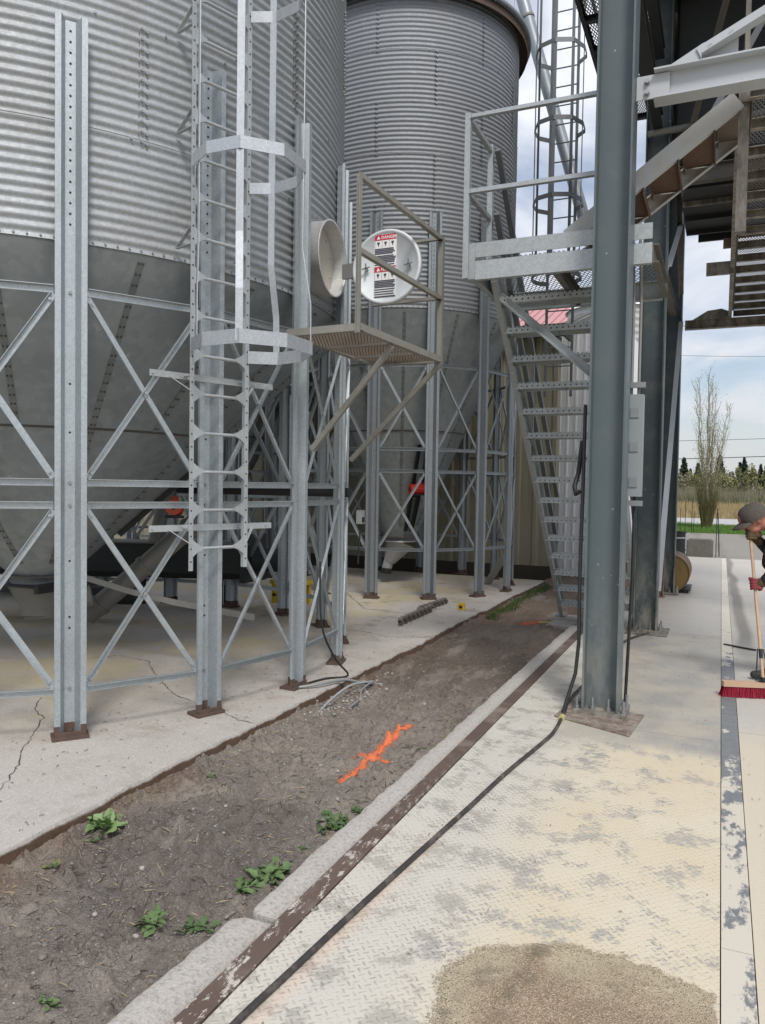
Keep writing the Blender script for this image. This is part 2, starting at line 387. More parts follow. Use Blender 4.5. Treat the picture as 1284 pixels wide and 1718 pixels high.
# cracks in the pad: thin dark ribbons
M_crack = plain('crack_dark', (.075, .063, .052), .95)
def crack(pts, wd):
    P = [V((a, c_, 0)) for a, c_ in pts]; Q = []
    for a, c_ in zip(P, P[1:]):
        k = max(2, int((c_ - a).length / .035))
        for i in range(k):
            t = i / k; d = (c_ - a).normalized(); s = V((-d.y, d.x, 0))
            Q.append(a.lerp(c_, t) + s * random.gauss(0, .007))
    Q.append(P[-1]); b = MB(); L = []; m_ = len(Q)
    for i, q in enumerate(Q):
        d = (Q[min(i + 1, m_ - 1)] - Q[max(i - 1, 0)]).normalized(); s = V((-d.y, d.x, 0))
        ww = wd * (.25 + random.random() * .9) * (1 if 0 < i < m_ - 1 else .1)
        L += [q + s * ww + V((0, 0, .003)), q - s * ww + V((0, 0, .003))]
    b.add(L, [(2 * i, 2 * i + 1, 2 * i + 3, 2 * i + 2) for i in range(m_ - 1)])
    tag(b.build('pad_crack', M_crack), kind='structure')
crack([(-4.55, 4.14), (-4.36, 3.9), (-4.13, 3.78), (-3.87, 3.43), (-3.71, 3.22), (-3.62, 3.15), (-3.43, 2.9), (-3.35, 2.78), (-3.3, 2.6)], .0038)
crack([(-5.18, 5.25), (-5.03, 5.46), (-4.63, 5.4), (-4.555, 5.31), (-4.22, 5.01), (-3.75, 4.64), (-3.44, 4.53)], .0036)
crack([(-3.14, 4.43), (-2.95, 4.33), (-2.8, 4.31)], .004)
crack([(-4.1, 7.3), (-3.6, 7.6), (-3.2, 7.45), (-2.8, 7.6)], .005)
crack([(-5.2, 10.4), (-4.2, 9.0), (-3.5, 8.9)], .006)

# worn earth strip between pad and kerb: real relief, cracked mud and clods
def earth_h(X, Y):
    h = (fbm(X, Y, 1.3, 4, 1) - .5) * .055 + (fbm(X, Y, 9, 4, 11, .6) - .5) * .032 + (fbm(X, Y, 34, 3, 21, .65) - .5) * .024
    d = np.hypot(X + 2.36, (Y - 2.78) * .8)                       # dried puddle rings
    near = np.clip(1.1 - d / .55, 0, 1)
    h += near * .010 * np.sin(d * 62 + 3 * fbm(X, Y, 4, 2, 5)) - .014 * np.exp(-(d / .34) ** 2)
    dk = np.exp(-(np.hypot(X + 2.3, Y - 2.70) / .05) ** 2) * .03   # clod
    cl = np.maximum(0, fbm(X, Y, 16, 3, 41) - .58) * .16
    return -.085 + h + dk + cl + .03 * np.exp(-((X + 2.83) / .07) ** 2)
def grid_mesh(name, x0, x1, y0, y1, sx, sy, hf, mat):
    xs = np.arange(x0, x1 + sx / 2, sx); ys = np.arange(y0, y1 + sy / 2, sy); X, Y = np.meshgrid(xs, ys); Z = hf(X, Y); nx, ny = len(xs), len(ys)
    I = np.arange(nx * ny).reshape(ny, nx)
    f = np.stack([I[:-1, :-1], I[:-1, 1:], I[1:, 1:], I[1:, :-1]], -1).reshape(-1, 4)
    return npmesh(name, np.stack([X, Y, Z], -1).reshape(-1, 3), f, mat, smooth=True)
n = N('bare_earth'); x, y, z = n.xyz()
f = n.noise(1.5, 6, .62); g = n.noise(14, 6, .7); h = n.noise(70, 4, .75); pb = n.vor(46); pc = n.vor(46, out='Color')
c = n.mix(n.ss(f, .36, .62), (.175, .152, .132), (.315, .28, .245))
wet = n.ss(n.m('ADD', n.m('MULTIPLY', n.m('ADD', y, -6.6), .5), n.m('MULTIPLY', n.noise(2.4, 4), .8)), -.35, .45); wet = n.m('MULTIPLY', wet, n.ss(y, 9.0, 7.8))
c = n.mix(n.m('MULTIPLY', wet, .85), c, n.mix(g, (.055, .038, .028), (.115, .08, .058)))
far = n.ss(y, 8.0, 9.6); c = n.mix(far, c, n.mix(g, (.13, .09, .062), (.23, .165, .115)))
red = n.m('MULTIPLY', n.ss(x, -2.45, -2.75), n.ss(n.noise(3, 4), .4, .6)); c = n.mix(n.m('MULTIPLY', red, .7), c, (.16, .09, .055))
c = n.mix(n.m('MULTIPLY', n.ss(g, .5, .72), .6), c, (.10, .088, .079)); c = n.mix(n.m('MULTIPLY', n.ss(h, .52, .7), .65), c, (.38, .345, .31)); c = n.mix(n.m('MULTIPLY', n.ss(h, .46, .34), .6), c, (.085, .074, .066))
pale = n.m('MULTIPLY', n.ss(n.noise(2.6, 6, .65, n.vadd(n.scale(n.obj(), (1, .6, 1)), (7, 2, 0))), .57, .66), n.ss(n.m('ABSOLUTE', n.m('ADD', y, -3.75)), .75, .2))
c = n.mix(n.m('MULTIPLY', pale, .85), c, (.48, .41, .30))
px_ = n.node('ShaderNodeVectorMath', operation='DISTANCE'); n.put(px_.inputs[0], n.vec(n.m('MULTIPLY', x, 1.15), n.m('MULTIPLY', y, .8), 0.)); px_.inputs[1].default_value = (-2.55, 2.28, 0)
pud = n.ss(n.m('ADD', px_.outputs['Value'], n.m('MULTIPLY', n.m('SUBTRACT', n.noise(4, 6, .65), .5), .55)), .66, .40); c = n.mix(n.m('MULTIPLY', pud, .62), c, n.mix(g, (.065, .057, .054), (.17, .152, .142)))
bn = n.m('MULTIPLY', n.ss(n.m('ADD', x, n.m('MULTIPLY', n.noise(3, 5), .3)), -2.22, -2.5), n.ss(y, 2.9, 2.3)); c = n.mix(n.m('MULTIPLY', bn, .55), c, n.mix(g, (.13, .09, .066), (.24, .175, .13)))
gv = n.m('MULTIPLY', n.ss(n.m('ADD', y, n.m('MULTIPLY', f, .8)), 3.7, 4.3), n.ss(y, 6.0, 5.2)); c = n.mix(n.m('MULTIPLY', gv, .5), c, n.mix(n.noise(30, 5, .7), (.18, .155, .13), (.34, .30, .255)))
gt = n.noise(170, 3, .7); c = n.mix(n.m('MULTIPLY', n.ss(gt, .53, .68), .45), c, (.38, .345, .31)); c = n.mix(n.m('MULTIPLY', n.ss(gt, .46, .34), .5), c, (.06, .052, .046))
sv = n.node('ShaderNodeSeparateColor'); n.put(sv.inputs[0], pc)
c = n.mix(n.m('MULTIPLY', n.ss(pb, .26, .18), n.ss(sv.outputs[0], .80, .82)), c, (.36, .33, .29))
vw = n.vadd(n.obj(), n.scale(n.noise(6, 3, .6, col=True), (.12, .12, .12))); ck = n.vor(15, 'DISTANCE_TO_EDGE', v=vw); ckm = n.m('MULTIPLY', n.ss(ck, .055, .012), n.m('MULTIPLY', n.ss(n.noise(2.2, 4), .42, .55), n.ss(y, 5.5, 4.2)))
c = n.mix(n.m('MULTIPLY', ckm, .14), c, (.07, .06, .052))
rt = n.noise(1.7, 5, .6, n.scale(n.vadd(n.obj(), (4, 4, 0)), (2.2, .7, 1))); c = n.mix(n.m('MULTIPLY', n.ss(rt, .52, .64), .5), c, (.34, .30, .26)); c = n.mix(n.m('MULTIPLY', n.ss(rt, .44, .33), .45), c, (.085, .072, .062))
n.bump(n.m('ADD', n.m('SUBTRACT', h, n.m('MULTIPLY', ckm, .25)), n.m('MULTIPLY', g, 1.6)), 1., .018); c = n.mix(1., c, c); M_earth = n.fin(n.mix(.09, c, (.52, .42, .33)), .95, spec=.2)
tag(grid_mesh('earth_strip', -2.86, -1.5, 1.2, 6.2, .011, .0125, earth_h, M_earth), kind='structure')
tag(grid_mesh('earth_strip', -2.86, -1.4, 6.1995, 15.5, .026, .04, earth_h, M_earth), kind='structure')
tag(grid_mesh('earth_strip', -2.86, -1.5, -1.0, 1.2005, .03, .04, earth_h, M_earth), kind='structure')

# concrete kerb (two lengths with a broken joint) and the painted angle iron on its inner edge
n = N('kerb_concrete'); f = n.noise(2, 6, .6); g = n.vor(95); h = n.noise(60, 4, .75)
c = n.mix(f, (.37, .345, .315), (.49, .46, .42)); c = n.mix(n.m('MULTIPLY', n.ss(h, .48, .64), .72), c, (.21, .19, .17)); c = n.mix(n.m('MULTIPLY', n.ss(n.noise(120, 3, .7), .56, .66), .6), c, (.62, .59, .55)); c = n.mix(n.m('MULTIPLY', n.ss(g, .22, .1), .6), c, (.2, .18, .16))
n.bump(n.m('ADD', h, n.m('MULTIPLY', g, .6)), .5, .008); M_kerb = n.fin(c, .92)
def kerb(y0, y1, x0, x1, dz, seed):
    ys = np.arange(y0, y1 + .01, .03); m_ = len(ys); b = MB(); b.smooth = True
    jl = (fbm(ys, ys * 0 + seed, 2.4, 5, seed) - .5) * .03 + (vnoise(ys * 17, ys * 0, seed) - .5) * .012
    rows = []
    for i, yy in enumerate(ys):
        e = min(1, (yy - y0) / .05, (y1 - yy) / .05); e = 1 - (1 - max(0, e)) ** 2 if e < 1 else 1
        xl = x0 + jl[i] + (1 - e) * .04
        rows.append([(xl - .006, yy, -.16), (xl - .002, yy, dz - .016), (xl + .006, yy, dz - .003), (xl + .016, yy, dz), (x1, yy, dz), (x1, yy, -.16)])
    vs_ = [p for r_ in rows for p in r_]; k = 6
    b.add(vs_, [(i * k + j, i * k + j + 1, (i + 1) * k + j + 1, (i + 1) * k + j) for i in range(m_ - 1) for j in range(k - 1)])
    b.smooth = False; b.add(rows[0], [tuple(range(k))]); b.add(rows[-1], [tuple(range(k))[::-1]])
    return tag(b.build('concrete_kerb', M_kerb), kind='structure')
kerb(-1.0, 2.36, -1.625, -1.452, -.004, 5); kerb(2.385, 9.1, -1.58, -1.452, .004, 9)
n = N('peeling_brown_paint'); g = n.noise(30, 6, .75, n.scale(n.obj(), (1.3, .45, 1))); f = n.noise(3, 5, .6)
c = n.mix(f, (.085, .055, .043), (.14, .098, .078)); fl = n.m('MULTIPLY', n.ss(g, .555, .59), n.ss(n.xyz()[1], 4.6, 2.6)); c = n.mix(fl, c, (.50, .46, .41)); c = n.mix(n.m('MULTIPLY', n.ss(n.noise(2.5, 5), .5, .7), .4), c, (.38, .33, .27))
n.bump(g, .4, .004); M_angle = n.fin(c, .7)
b = MB(); b.extr([(-.040, -.1), (.040, -.1), (.040, .006), (.036, .009), (-.036, .009), (-.040, .006)], (-1.407, -1.0, 0), (-1.407, 9.2, 0)); tag(b.build('kerb_edging', M_angle), kind='structure')

# chequer plate deck with grain dust
n = N('chequer_plate_deck'); x, y, z = n.xyz()
k = 1 / .027
p = n.m('MULTIPLY', n.m('ADD', x, y), k * .7071); q = n.m('MULTIPLY', n.m('SUBTRACT', x, y), k * .7071)
pi_, qi = n.m('FLOOR', p), n.m('FLOOR', q); pf = n.m('ADD', n.m('FRACT', p), -.5); qf = n.m('ADD', n.m('FRACT', q), -.5)
par = n.m('MODULO', n.m('ABSOLUTE', n.m('ADD', pi_, qi)), 2.)
a = n.m('ADD', n.m('MULTIPLY', pf, par), n.m('MULTIPLY', qf, n.m('SUBTRACT', 1., par))); e = n.m('ADD', n.m('MULTIPLY', qf, par), n.m('MULTIPLY', pf, n.m('SUBTRACT', 1., par)))
loz = n.ss(n.m('ADD', n.m('POWER', n.m('MULTIPLY', n.m('ABSOLUTE', a), 2.1), 2.), n.m('POWER', n.m('MULTIPLY', n.m('ABSOLUTE', e), 7.5), 2.)), 1.25, .6)
f1 = n.noise(5.2, 7, .6); f2 = n.noise(1.2, 5, .6); f3 = n.noise(26, 5, .7)
heavyy = n.ss(n.m('ADD', y, n.m('MULTIPLY', n.m('ADD', f2, -.5), 1.3)), 5.25, 4.75)
heavyx = n.m('MULTIPLY', n.ss(n.m('ADD', x, n.m('MULTIPLY', n.m('ADD', f2, -.5), .5)), -.85, -1.0), n.ss(y, 9.2, 7.6))
heavy = n.m('MAXIMUM', heavyy, heavyx)
thick = n.m('ADD', n.m('ADD', n.m('MULTIPLY', n.m('SUBTRACT', f1, .49), 1.7), n.m('MULTIPLY', n.ss(x, -.75, -.1), .10)), n.m('MULTIPLY', n.m('SUBTRACT', f3, .5), 1.0))
cover = n.m('ADD', n.m('MULTIPLY', n.ss(thick, -.22, .03), .86), .14)                                    # bare islands where the dust is thin
edgew = n.ss(x, -.55, -1.05)
lozw = n.m('MULTIPLY', loz, n.ss(n.m('ADD', thick, n.m('MULTIPLY', edgew, -.12)), .20, -.10))
dust = n.m('MULTIPLY', heavy, n.m('SUBTRACT', cover, n.m('MULTIPLY', n.m('MULTIPLY', lozw, n.ss(n.noise(7, 5, .7, n.vadd(n.obj(), (5, 5, 0))), .34, .6)), .74), clamp=True))
steel = n.mix(n.noise(5, 6, .7), (.25, .255, .255), (.39, .39, .38)); steel = n.mix(n.m('MULTIPLY', loz, .45), steel, (.15, .155, .155))
br = n.m('MULTIPLY', n.ss(n.noise(1.5, 6, .62, n.vadd(n.obj(), (4, 8, 0))), .48, .6), n.ss(y, 4.7, 5.6)); steel = n.mix(n.m('MULTIPLY', br, .8), steel, (.30, .245, .20))
grid = n.noise(9, 3, .5, n.scale(n.obj(), (3.5, .8, 1))); steel = n.mix(n.m('MULTIPLY', n.ss(grid, .45, .65), .35), steel, (.42, .39, .33))
dcol = n.mix(n.ss(f2, .35, .65), (.60, .515, .375), (.615, .55, .43)); dcol = n.mix(edgew, dcol, (.55, .52, .455)); dcol = n.mix(n.m('MULTIPLY', n.ss(n.noise(110, 3, .7), .5, .75), .35), dcol, (.47, .40, .29))
c = n.mix(dust, steel, dcol)
thin = n.m('ADD', n.m('MULTIPLY', n.ss(n.noise(2.2, 6, .62, n.vadd(n.obj(), (6, 1, 0))), .32, .62), .55), .18); c = n.mix(n.m('MULTIPLY', thin, n.m('SUBTRACT', 1., dust, clamp=True)), c, (.55, .495, .395))
pk = n.ss(n.m('ABSOLUTE', n.m('ADD', x, n.m('ADD', n.m('MULTIPLY', y, -.057), 1.335))), .055, .0); c = n.mix(n.m('MULTIPLY', n.m('MULTIPLY', pk, n.ss(y, 3.9, 2.8)), .22), c, (.72, .42, .28))
pale = n.ss(n.m('ADD', y, n.m('MULTIPLY', f2, 1.)), 9.2, 10.2); c = n.mix(n.m('MULTIPLY', pale, .85), c, n.mix(f1, (.43, .40, .35), (.52, .49, .44)))
n.bump(n.m('ADD', n.m('MULTIPLY', loz, n.m('SUBTRACT', 1., n.m('MULTIPLY', dust, .45))), n.m('MULTIPLY', n.m('MULTIPLY', thick, dust), .6)), .55, .004)
M_deck = n.fin(c, n.m('ADD', n.m('MULTIPLY', dust, .35), .5), n.m('MULTIPLY', n.m('SUBTRACT', 1., dust, clamp=True), .15))
for a, e in ((-2, 1.25), (1.254, 5.32), (5.326, 9.16), (9.166, 12.4), (12.408, 20.0)):
    sheet('steel_deck', -1.362, .040, a, e, 0, M_deck, .12)
# edge channel, then the concrete apron to the right
n = N('edge_channel_steel'); x, y, z = n.xyz(); f = n.noise(4, 7, .7, n.scale(n.obj(), (1.5, .7, 1))); g = n.noise(18, 6, .7)
c = n.mix(g, (.12, .13, .14), (.27, .28, .285)); cov = n.ss(n.m('ADD', f, n.m('ADD', n.m('MULTIPLY', n.ss(y, 5.2, 4.2), .17), n.m('MULTIPLY', n.ss(y, 7.2, 8.8), .25))), .60, .66)
c = n.mix(cov, c, n.mix(n.noise(1.2, 4), (.66, .60, .48), (.60, .56, .49))); n.bump(g, .2, .004); M_edge = n.fin(c, .55, .1)
for a, e in ((-2, 2.9), (2.905, 4.5), (4.506, 6.0), (6.006, 9.3), (9.306, 12.8), (12.806, 20)):
    sheet('edge_channel', .044, .146, a, e, .002, M_edge, .1)
n = N('apron_concrete'); x, y, z = n.xyz(); f = n.noise(1.1, 6, .6); g = n.noise(16, 6, .7); h = n.noise(90, 3, .7)
c = n.mix(f, (.40, .38, .345), (.53, .505, .46)); c = n.mix(n.m('MULTIPLY', n.ss(g, .5, .75), .4), c, (.28, .26, .23))
d = n.ss(n.m('ADD', y, n.m('MULTIPLY', n.m('ADD', f, -.5), 2.)), 6.2, 5.0); c = n.mix(n.m('MULTIPLY', d, .9), c, n.mix(h, (.53, .465, .35), (.63, .565, .45)))
tx = n.m('ABSOLUTE', n.m('ADD', x, n.m('ADD', n.m('MULTIPLY', y, .012), n.m('ADD', n.m('MULTIPLY', n.noise(.25, 2), -.35), -.22)))); c = n.mix(n.m('MULTIPLY', n.m('MULTIPLY', n.ss(tx, .11, .03), n.ss(y, 7.6, 9.5)), .7), c, (.14, .13, .12))
n.bump(n.m('ADD', h, g), .25, .005); M_apron = n.fin(c, .9)
for a, e in ((-2, 5.6), (5.61, 8.3), (8.31, 13), (13.01, 20.0)): sheet('concrete_apron', .150, 9, a, e, -.002, M_apron, .12)
# ------------------------------------------------------------------ the grain bins
def text_mesh(mb, s, size, o, ux, uy, mi):
    cu = bpy.data.curves.new('lettering', 'FONT'); cu.body = s; cu.size = size; cu.align_x = 'LEFT'; cu.resolution_u = 2; cu.offset = size * .02
    t = bpy.data.objects.new('lettering', cu); COL.objects.link(t)
    dg = bpy.context.evaluated_depsgraph_get(); me = bpy.data.meshes.new_from_object(t.evaluated_get(dg))
    a = mb.mi; mb.mi = mi
    o, ux, uy = V(o), V(ux), V(uy)
    mb.add([o + ux * v.co.x + uy * v.co.y for v in me.vertices], [tuple(p.vertices) for p in me.polygons]); mb.mi = a
    bpy.data.objects.remove(t); bpy.data.curves.remove(cu); bpy.data.meshes.remove(me)

LEGP = [(-.0925, .052), (-.0925, .075), (-.058, .075), (-.030, 0), (.030, 0), (.058, .075), (.0925, .075), (.0925, .052),
        (.0885, .052), (.0885, .071), (.0615, .071), (.0335, -.004), (-.0335, -.004), (-.0615, .071), (-.0885, .071), (-.0885, .052)]
PITCH = .0647
def make_bin(root, Rw, nl, ph, zc, zl, zt, za, ra, hz, ring_k, mats, npan, zseam, leg_bolts):
    """Rw radius at the legs' webs; zc height where wall meets hopper; zl leg top; zt eave; za, ra the hopper's outlet"""
    mw, ml, mc = mats; st = 2 * math.pi / nl; Rs = Rw - .016; parts = {}
    # corrugated wall with lapped rings and bolts
    b = MB(); b.smooth = True; rh = PITCH * ring_k; nr = int(math.ceil((zt - zc) / rh)); pr = []
    for k in range(nr):
        z0, z1 = zc + k * rh, min(zt, zc + (k + 1) * rh + .012); m_ = int((z1 - z0) / PITCH * 8)
        off = .0035 * (k % 2)
        for i in range(m_ + 1):
            zz_ = z0 + (z1 - z0) * i / m_
            if pr and zz_ < pr[-1][1] + 1e-4: zz_ = pr[-1][1] + 1e-4
            pr.append((Rs - .0058 + off + .0058 * math.cos(2 * math.pi * (zz_ - zc) / PITCH), zz_))
    b.lathe(pr, n=168); b.smooth = False; b.mi = 1
    def bolt(a, z_, r_=.009, h_=.012, R_=None):
        a_ = V((math.cos(a), math.sin(a), 0)); p_ = a_ * (R_ or Rs - .002); b.disc((p_.x, p_.y, z_), a_, r_, h_, 6)
    for i in range(int(2 * math.pi * Rs / .075)): bolt(i * 2 * math.pi / int(2 * math.pi * Rs / .075), zc + .02, .007, .009)
    for k in range(1, nr):
        for i in range(nl * 2): bolt(R(ph) + (i + .5 * (k % 2)) * st / 2 + .05, zc + k * rh + .004, .009, .011)
    for k in range(nr):
        for j in range(7):
            a = R(-30) + (0 if k % 2 else .47) + j * 2 * math.pi / 7
            b.mi = 2; ca, sa = math.cos(a), math.sin(a)
            b.bar(((Rs - .002) * math.cos(a - .011), (Rs - .002) * math.sin(a - .011), zc + k * rh + .02), ((Rs - .002) * math.cos(a - .011), (Rs - .002) * math.sin(a - .011), zc + (k + 1) * rh), .002, .004, (ca, sa, 0)); b.mi = 1
            for i in range(ring_k + 1):
                z_ = zc + k * rh + i * PITCH
                if z_ < zt: bolt(a - .005, z_, .010, .013); bolt(a + .006, z_ - .012, .010, .013)
    b.build('corrugated_wall', [mw, M_bolt, M_seam], root)
    # roof with rolled eave
    b = MB(); b.smooth = True; b.lathe([(Rs + .005, zt - .03), (Rs + .17, zt - .09), (Rs + .185, zt - .05), (Rs + .18, zt - .02), (.5, zt + Rs * .5), (.3, zt + Rs * .55), (0.01, zt + Rs * .57)], n=84)
    b.build('roof', [mw], root); 
    b = MB(); b.lathe([(Rs + .008, zt - .1), (Rs + .02, zt - .1), (Rs + .02, zt - .035), (Rs + .13, zt - .10), (Rs + .13, zt - .20)], n=84); b.build('eave_flange', [M_rust], root)
    # hopper with lapped panels and bolted seams
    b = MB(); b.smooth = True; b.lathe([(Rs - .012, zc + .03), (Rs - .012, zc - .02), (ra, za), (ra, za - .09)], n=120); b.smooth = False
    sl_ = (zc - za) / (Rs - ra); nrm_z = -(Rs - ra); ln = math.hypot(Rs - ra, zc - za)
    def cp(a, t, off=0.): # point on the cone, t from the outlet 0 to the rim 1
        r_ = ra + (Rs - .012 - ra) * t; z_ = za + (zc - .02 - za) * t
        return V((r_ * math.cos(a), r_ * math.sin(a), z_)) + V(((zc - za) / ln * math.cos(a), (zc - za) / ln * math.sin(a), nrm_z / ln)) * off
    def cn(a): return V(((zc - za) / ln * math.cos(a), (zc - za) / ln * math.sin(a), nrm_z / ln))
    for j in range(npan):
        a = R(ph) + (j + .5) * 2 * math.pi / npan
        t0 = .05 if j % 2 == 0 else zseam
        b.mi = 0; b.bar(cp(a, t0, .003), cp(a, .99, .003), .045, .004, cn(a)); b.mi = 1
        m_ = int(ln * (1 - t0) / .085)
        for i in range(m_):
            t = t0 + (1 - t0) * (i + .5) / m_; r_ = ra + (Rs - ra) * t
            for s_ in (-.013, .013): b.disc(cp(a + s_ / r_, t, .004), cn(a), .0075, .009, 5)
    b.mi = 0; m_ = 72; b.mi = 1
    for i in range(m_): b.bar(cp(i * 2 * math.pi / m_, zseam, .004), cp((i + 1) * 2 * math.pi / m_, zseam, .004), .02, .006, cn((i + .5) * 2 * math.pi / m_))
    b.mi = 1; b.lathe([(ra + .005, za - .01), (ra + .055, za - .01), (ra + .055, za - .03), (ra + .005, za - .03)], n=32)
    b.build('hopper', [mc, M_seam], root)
    # legs: one built, the others copied round the bin
    b = MB(); b.extr(LEGP, (Rw, 0, .02), (Rw, 0, zl), (1, 0, 0)); b.mi = 1
    zz_ = zl - .06
    while zz_ > zc + .06: b.disc((Rw + .0004, 0, zz_), (1, 0, 0), .0075, .0012, 7); zz_ -= PITCH
    for z_ in leg_bolts: b.mi = 1; b.disc((Rw + .0004, 0, z_), (1, 0, 0), .0075, .0012, 7)
    for z_ in hz: b.mi = 2; b.disc((Rw + .0004, 0, z_), (1, 0, 0), .011, .010, 6)
    leg = b.build('leg', [ml, M_dark, M_bolt], root)
    b = MB(); b.bb(Rw - .035, Rw + .105, -.108, .108, 0, .022)
    sc = [(x_ * 1.03, y_ + (.0025 if y_ > .06 else .002)) for x_, y_ in LEGP[:8]]; sc2 = [(x_ * .985, y_ - .0025) for x_, y_ in LEGP[8:]]
    b.extr(sc + sc2, (Rw, 0, .022), (Rw, 0, .085), (1, 0, 0)); b.bar((Rw + .085, -.09, .022), (Rw + .085, .09, .022), .012, .05); b.disc((Rw + .05, 0, .022), (0, 0, 1), .014, .03, 6)
    bp = b.build('base_plate', M_rust, leg)
    leg.rotation_euler = (0, 0, R(ph))
    for i in range(1, nl):
        l2 = copy_part(leg, root, rotz=R(ph) + i * st); copy_part(bp, l2)
    # bracing between neighbouring legs: one bay built, the others copied
    Rb = Rw + .045; da = .096 / Rb
    def bp_(a, z_, o=0.): return V(((Rb + o) * math.cos(a), (Rb + o) * math.sin(a), z_))
    md = V((math.cos(st / 2), math.sin(st / 2), 0)); proto = []
    for z_ in hz:
        b = MB(); b.angle(bp_(da, z_), bp_(st - da, z_), .045, .004, .004, (0, 0, 1), 1, 1) if False else b.extr([(0, -.022), (.004, -.022), (.004, .018), (.03, .018), (.03, .022), (0, .022)], bp_(da, z_), bp_(st - da, z_))
        proto.append(b.build('horizontal_brace', ml, root))
    for lo, hi in zip(hz[0::2], hz[1::2]):
        for s_ in (0, 1):
            p_, q_ = (bp_(da, lo + .03, .004 + .006 * s_), bp_(st - da, hi - .03, .004 + .006 * s_)) if s_ else (bp_(st - da, lo + .03), bp_(da, hi - .03))
            b = MB(); b.extr([(-.019, -.003), (.019, -.003), (.019, .001), (-.015, .001), (-.015, .022), (-.019, .022)], p_, q_, md)
            b.disc(p_ + (q_ - p_) * .03 + md * .002, md, .009, .012, 6); b.disc(q_ + (p_ - q_) * .03 + md * .002, md, .009, .012, 6)
            if s_: b.disc((p_ + q_) / 2 + md * .002, md, .01, .014, 6)
            proto.append(b.build('diagonal_brace', ml, root))
    for o in proto:
        o.rotation_euler = (0, 0, R(ph))
        for i in range(1, nl): copy_part(o, root, rotz=R(ph) + i * st)
    return cp, cn

AC = V((-5.93, 5.39, 0)); BC = V((-4.83, 11.70, 0))
binA = thing('grain_bin', 'nearest galvanised grain bin, with caged ladder and open round manhole', 'grain bin', AC, 'hopper bottom grain bins on legs')
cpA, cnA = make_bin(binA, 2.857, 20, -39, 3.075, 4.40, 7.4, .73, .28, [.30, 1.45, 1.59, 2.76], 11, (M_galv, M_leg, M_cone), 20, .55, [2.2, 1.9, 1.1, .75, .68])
binB = thing('grain_bin', 'taller narrower grey grain bin with a red motor on its hopper', 'grain bin', BC, 'hopper bottom grain bins on legs')
binC = thing('grain_bin', 'third grain bin, mostly hidden behind the nearest one', 'grain bin', (-8.75, 11.9, 0), 'hopper bottom grain bins on legs')
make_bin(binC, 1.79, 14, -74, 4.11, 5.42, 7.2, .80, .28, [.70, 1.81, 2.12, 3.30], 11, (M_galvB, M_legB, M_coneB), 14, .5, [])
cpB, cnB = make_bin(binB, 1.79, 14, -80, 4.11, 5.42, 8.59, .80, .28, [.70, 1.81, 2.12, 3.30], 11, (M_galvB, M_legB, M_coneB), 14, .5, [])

def LA(x, y, z): return V((x, y, z)) - AC
# manhole: short round collar, inner plate, and the lid hinged open
am = R(5.2); ua = V((math.cos(am), math.sin(am), 0)); ta = V((-ua.y, ua.x, 0))
MM = Matrix((ta, (0, 0, 1), ua)).transposed()      # local z -> radial
ctr = ua * 2.82 + V((0, 0, 3.455))
b = MB(); b.smooth = True; b.lathe([(.300, -.03), (.300, .145), (.308, .151), (.308, .155), (.291, .155), (.289, .145), (.285, -.02)], ctr, 56, M=MM); b.smooth = False
mo = b.build('manhole_collar', galv('manhole_steel', (.55, .55, .54), .35, .5, .3), binA)
b = MB(); b.tube([ctr + ua * -.012, ctr + ua * .035], .284, 40)
for i in range(9):
    a = i * .698 + .3; b.disc(ctr + ua * .035 + ta * math.cos(a) * .225 + V((0, 0, math.sin(a) * .225)), ua, .009, .01)
b.build('inner_plate', plain('dusty_inner_plate', (.50, .47, .42), .8, 0, .25, 9), mo)
lc = LA(-2.545, 5.78, 3.38)
ML = Matrix(((1, 0, 0), (0, 0, -1), (0, 1, 0)))     # local z -> -y (towards the viewer's side)
b = MB(); b.smooth = True; b.lathe([(.001, 0.0), (.27, 0.0), (.278, .012), (.296, .014), (.302, .006), (.302, -.030), (.297, -.030), (.296, -.004), (.001, -.006)], lc, 56, M=ML); b.smooth = False
lid = b.build('manhole_lid', M_lid, binA)
b = MB()
for dx in (-.17, .205): b.tube([lc + V((dx, .0, -.01)), lc + V((dx, -.03, -.01))], .013, 8); b.bar(lc + V((dx - .035, -.032, -.01)), lc + V((dx + .035, -.032, .005)), .012, .008); b.bar(lc + V((dx, -.034, -.05)), lc + V((dx, -.034, .035)), .01, .008, (0, 1, 0))
b.build('lid_catch', M_bolt, lid)
b = MB(); b.bar(LA(-2.95, 5.80, 3.38), LA(-2.84, 5.79, 3.38), .03, .12); b.build('lid_hinge', M_bolt, lid)
b = MB(); y0 = -.004; X0, X1 = -.108, .088
def strip(x0, x1, z0, z1, dy, mi): b.mi = mi; b.bb(lc.x + x0, lc.x + x1, lc.y + dy - .0012, lc.y + dy, lc.z + z0, lc.z + z1)
strip(X0, X1, -.237, .268, -.001, 0)
rs_ = random.Random(3)
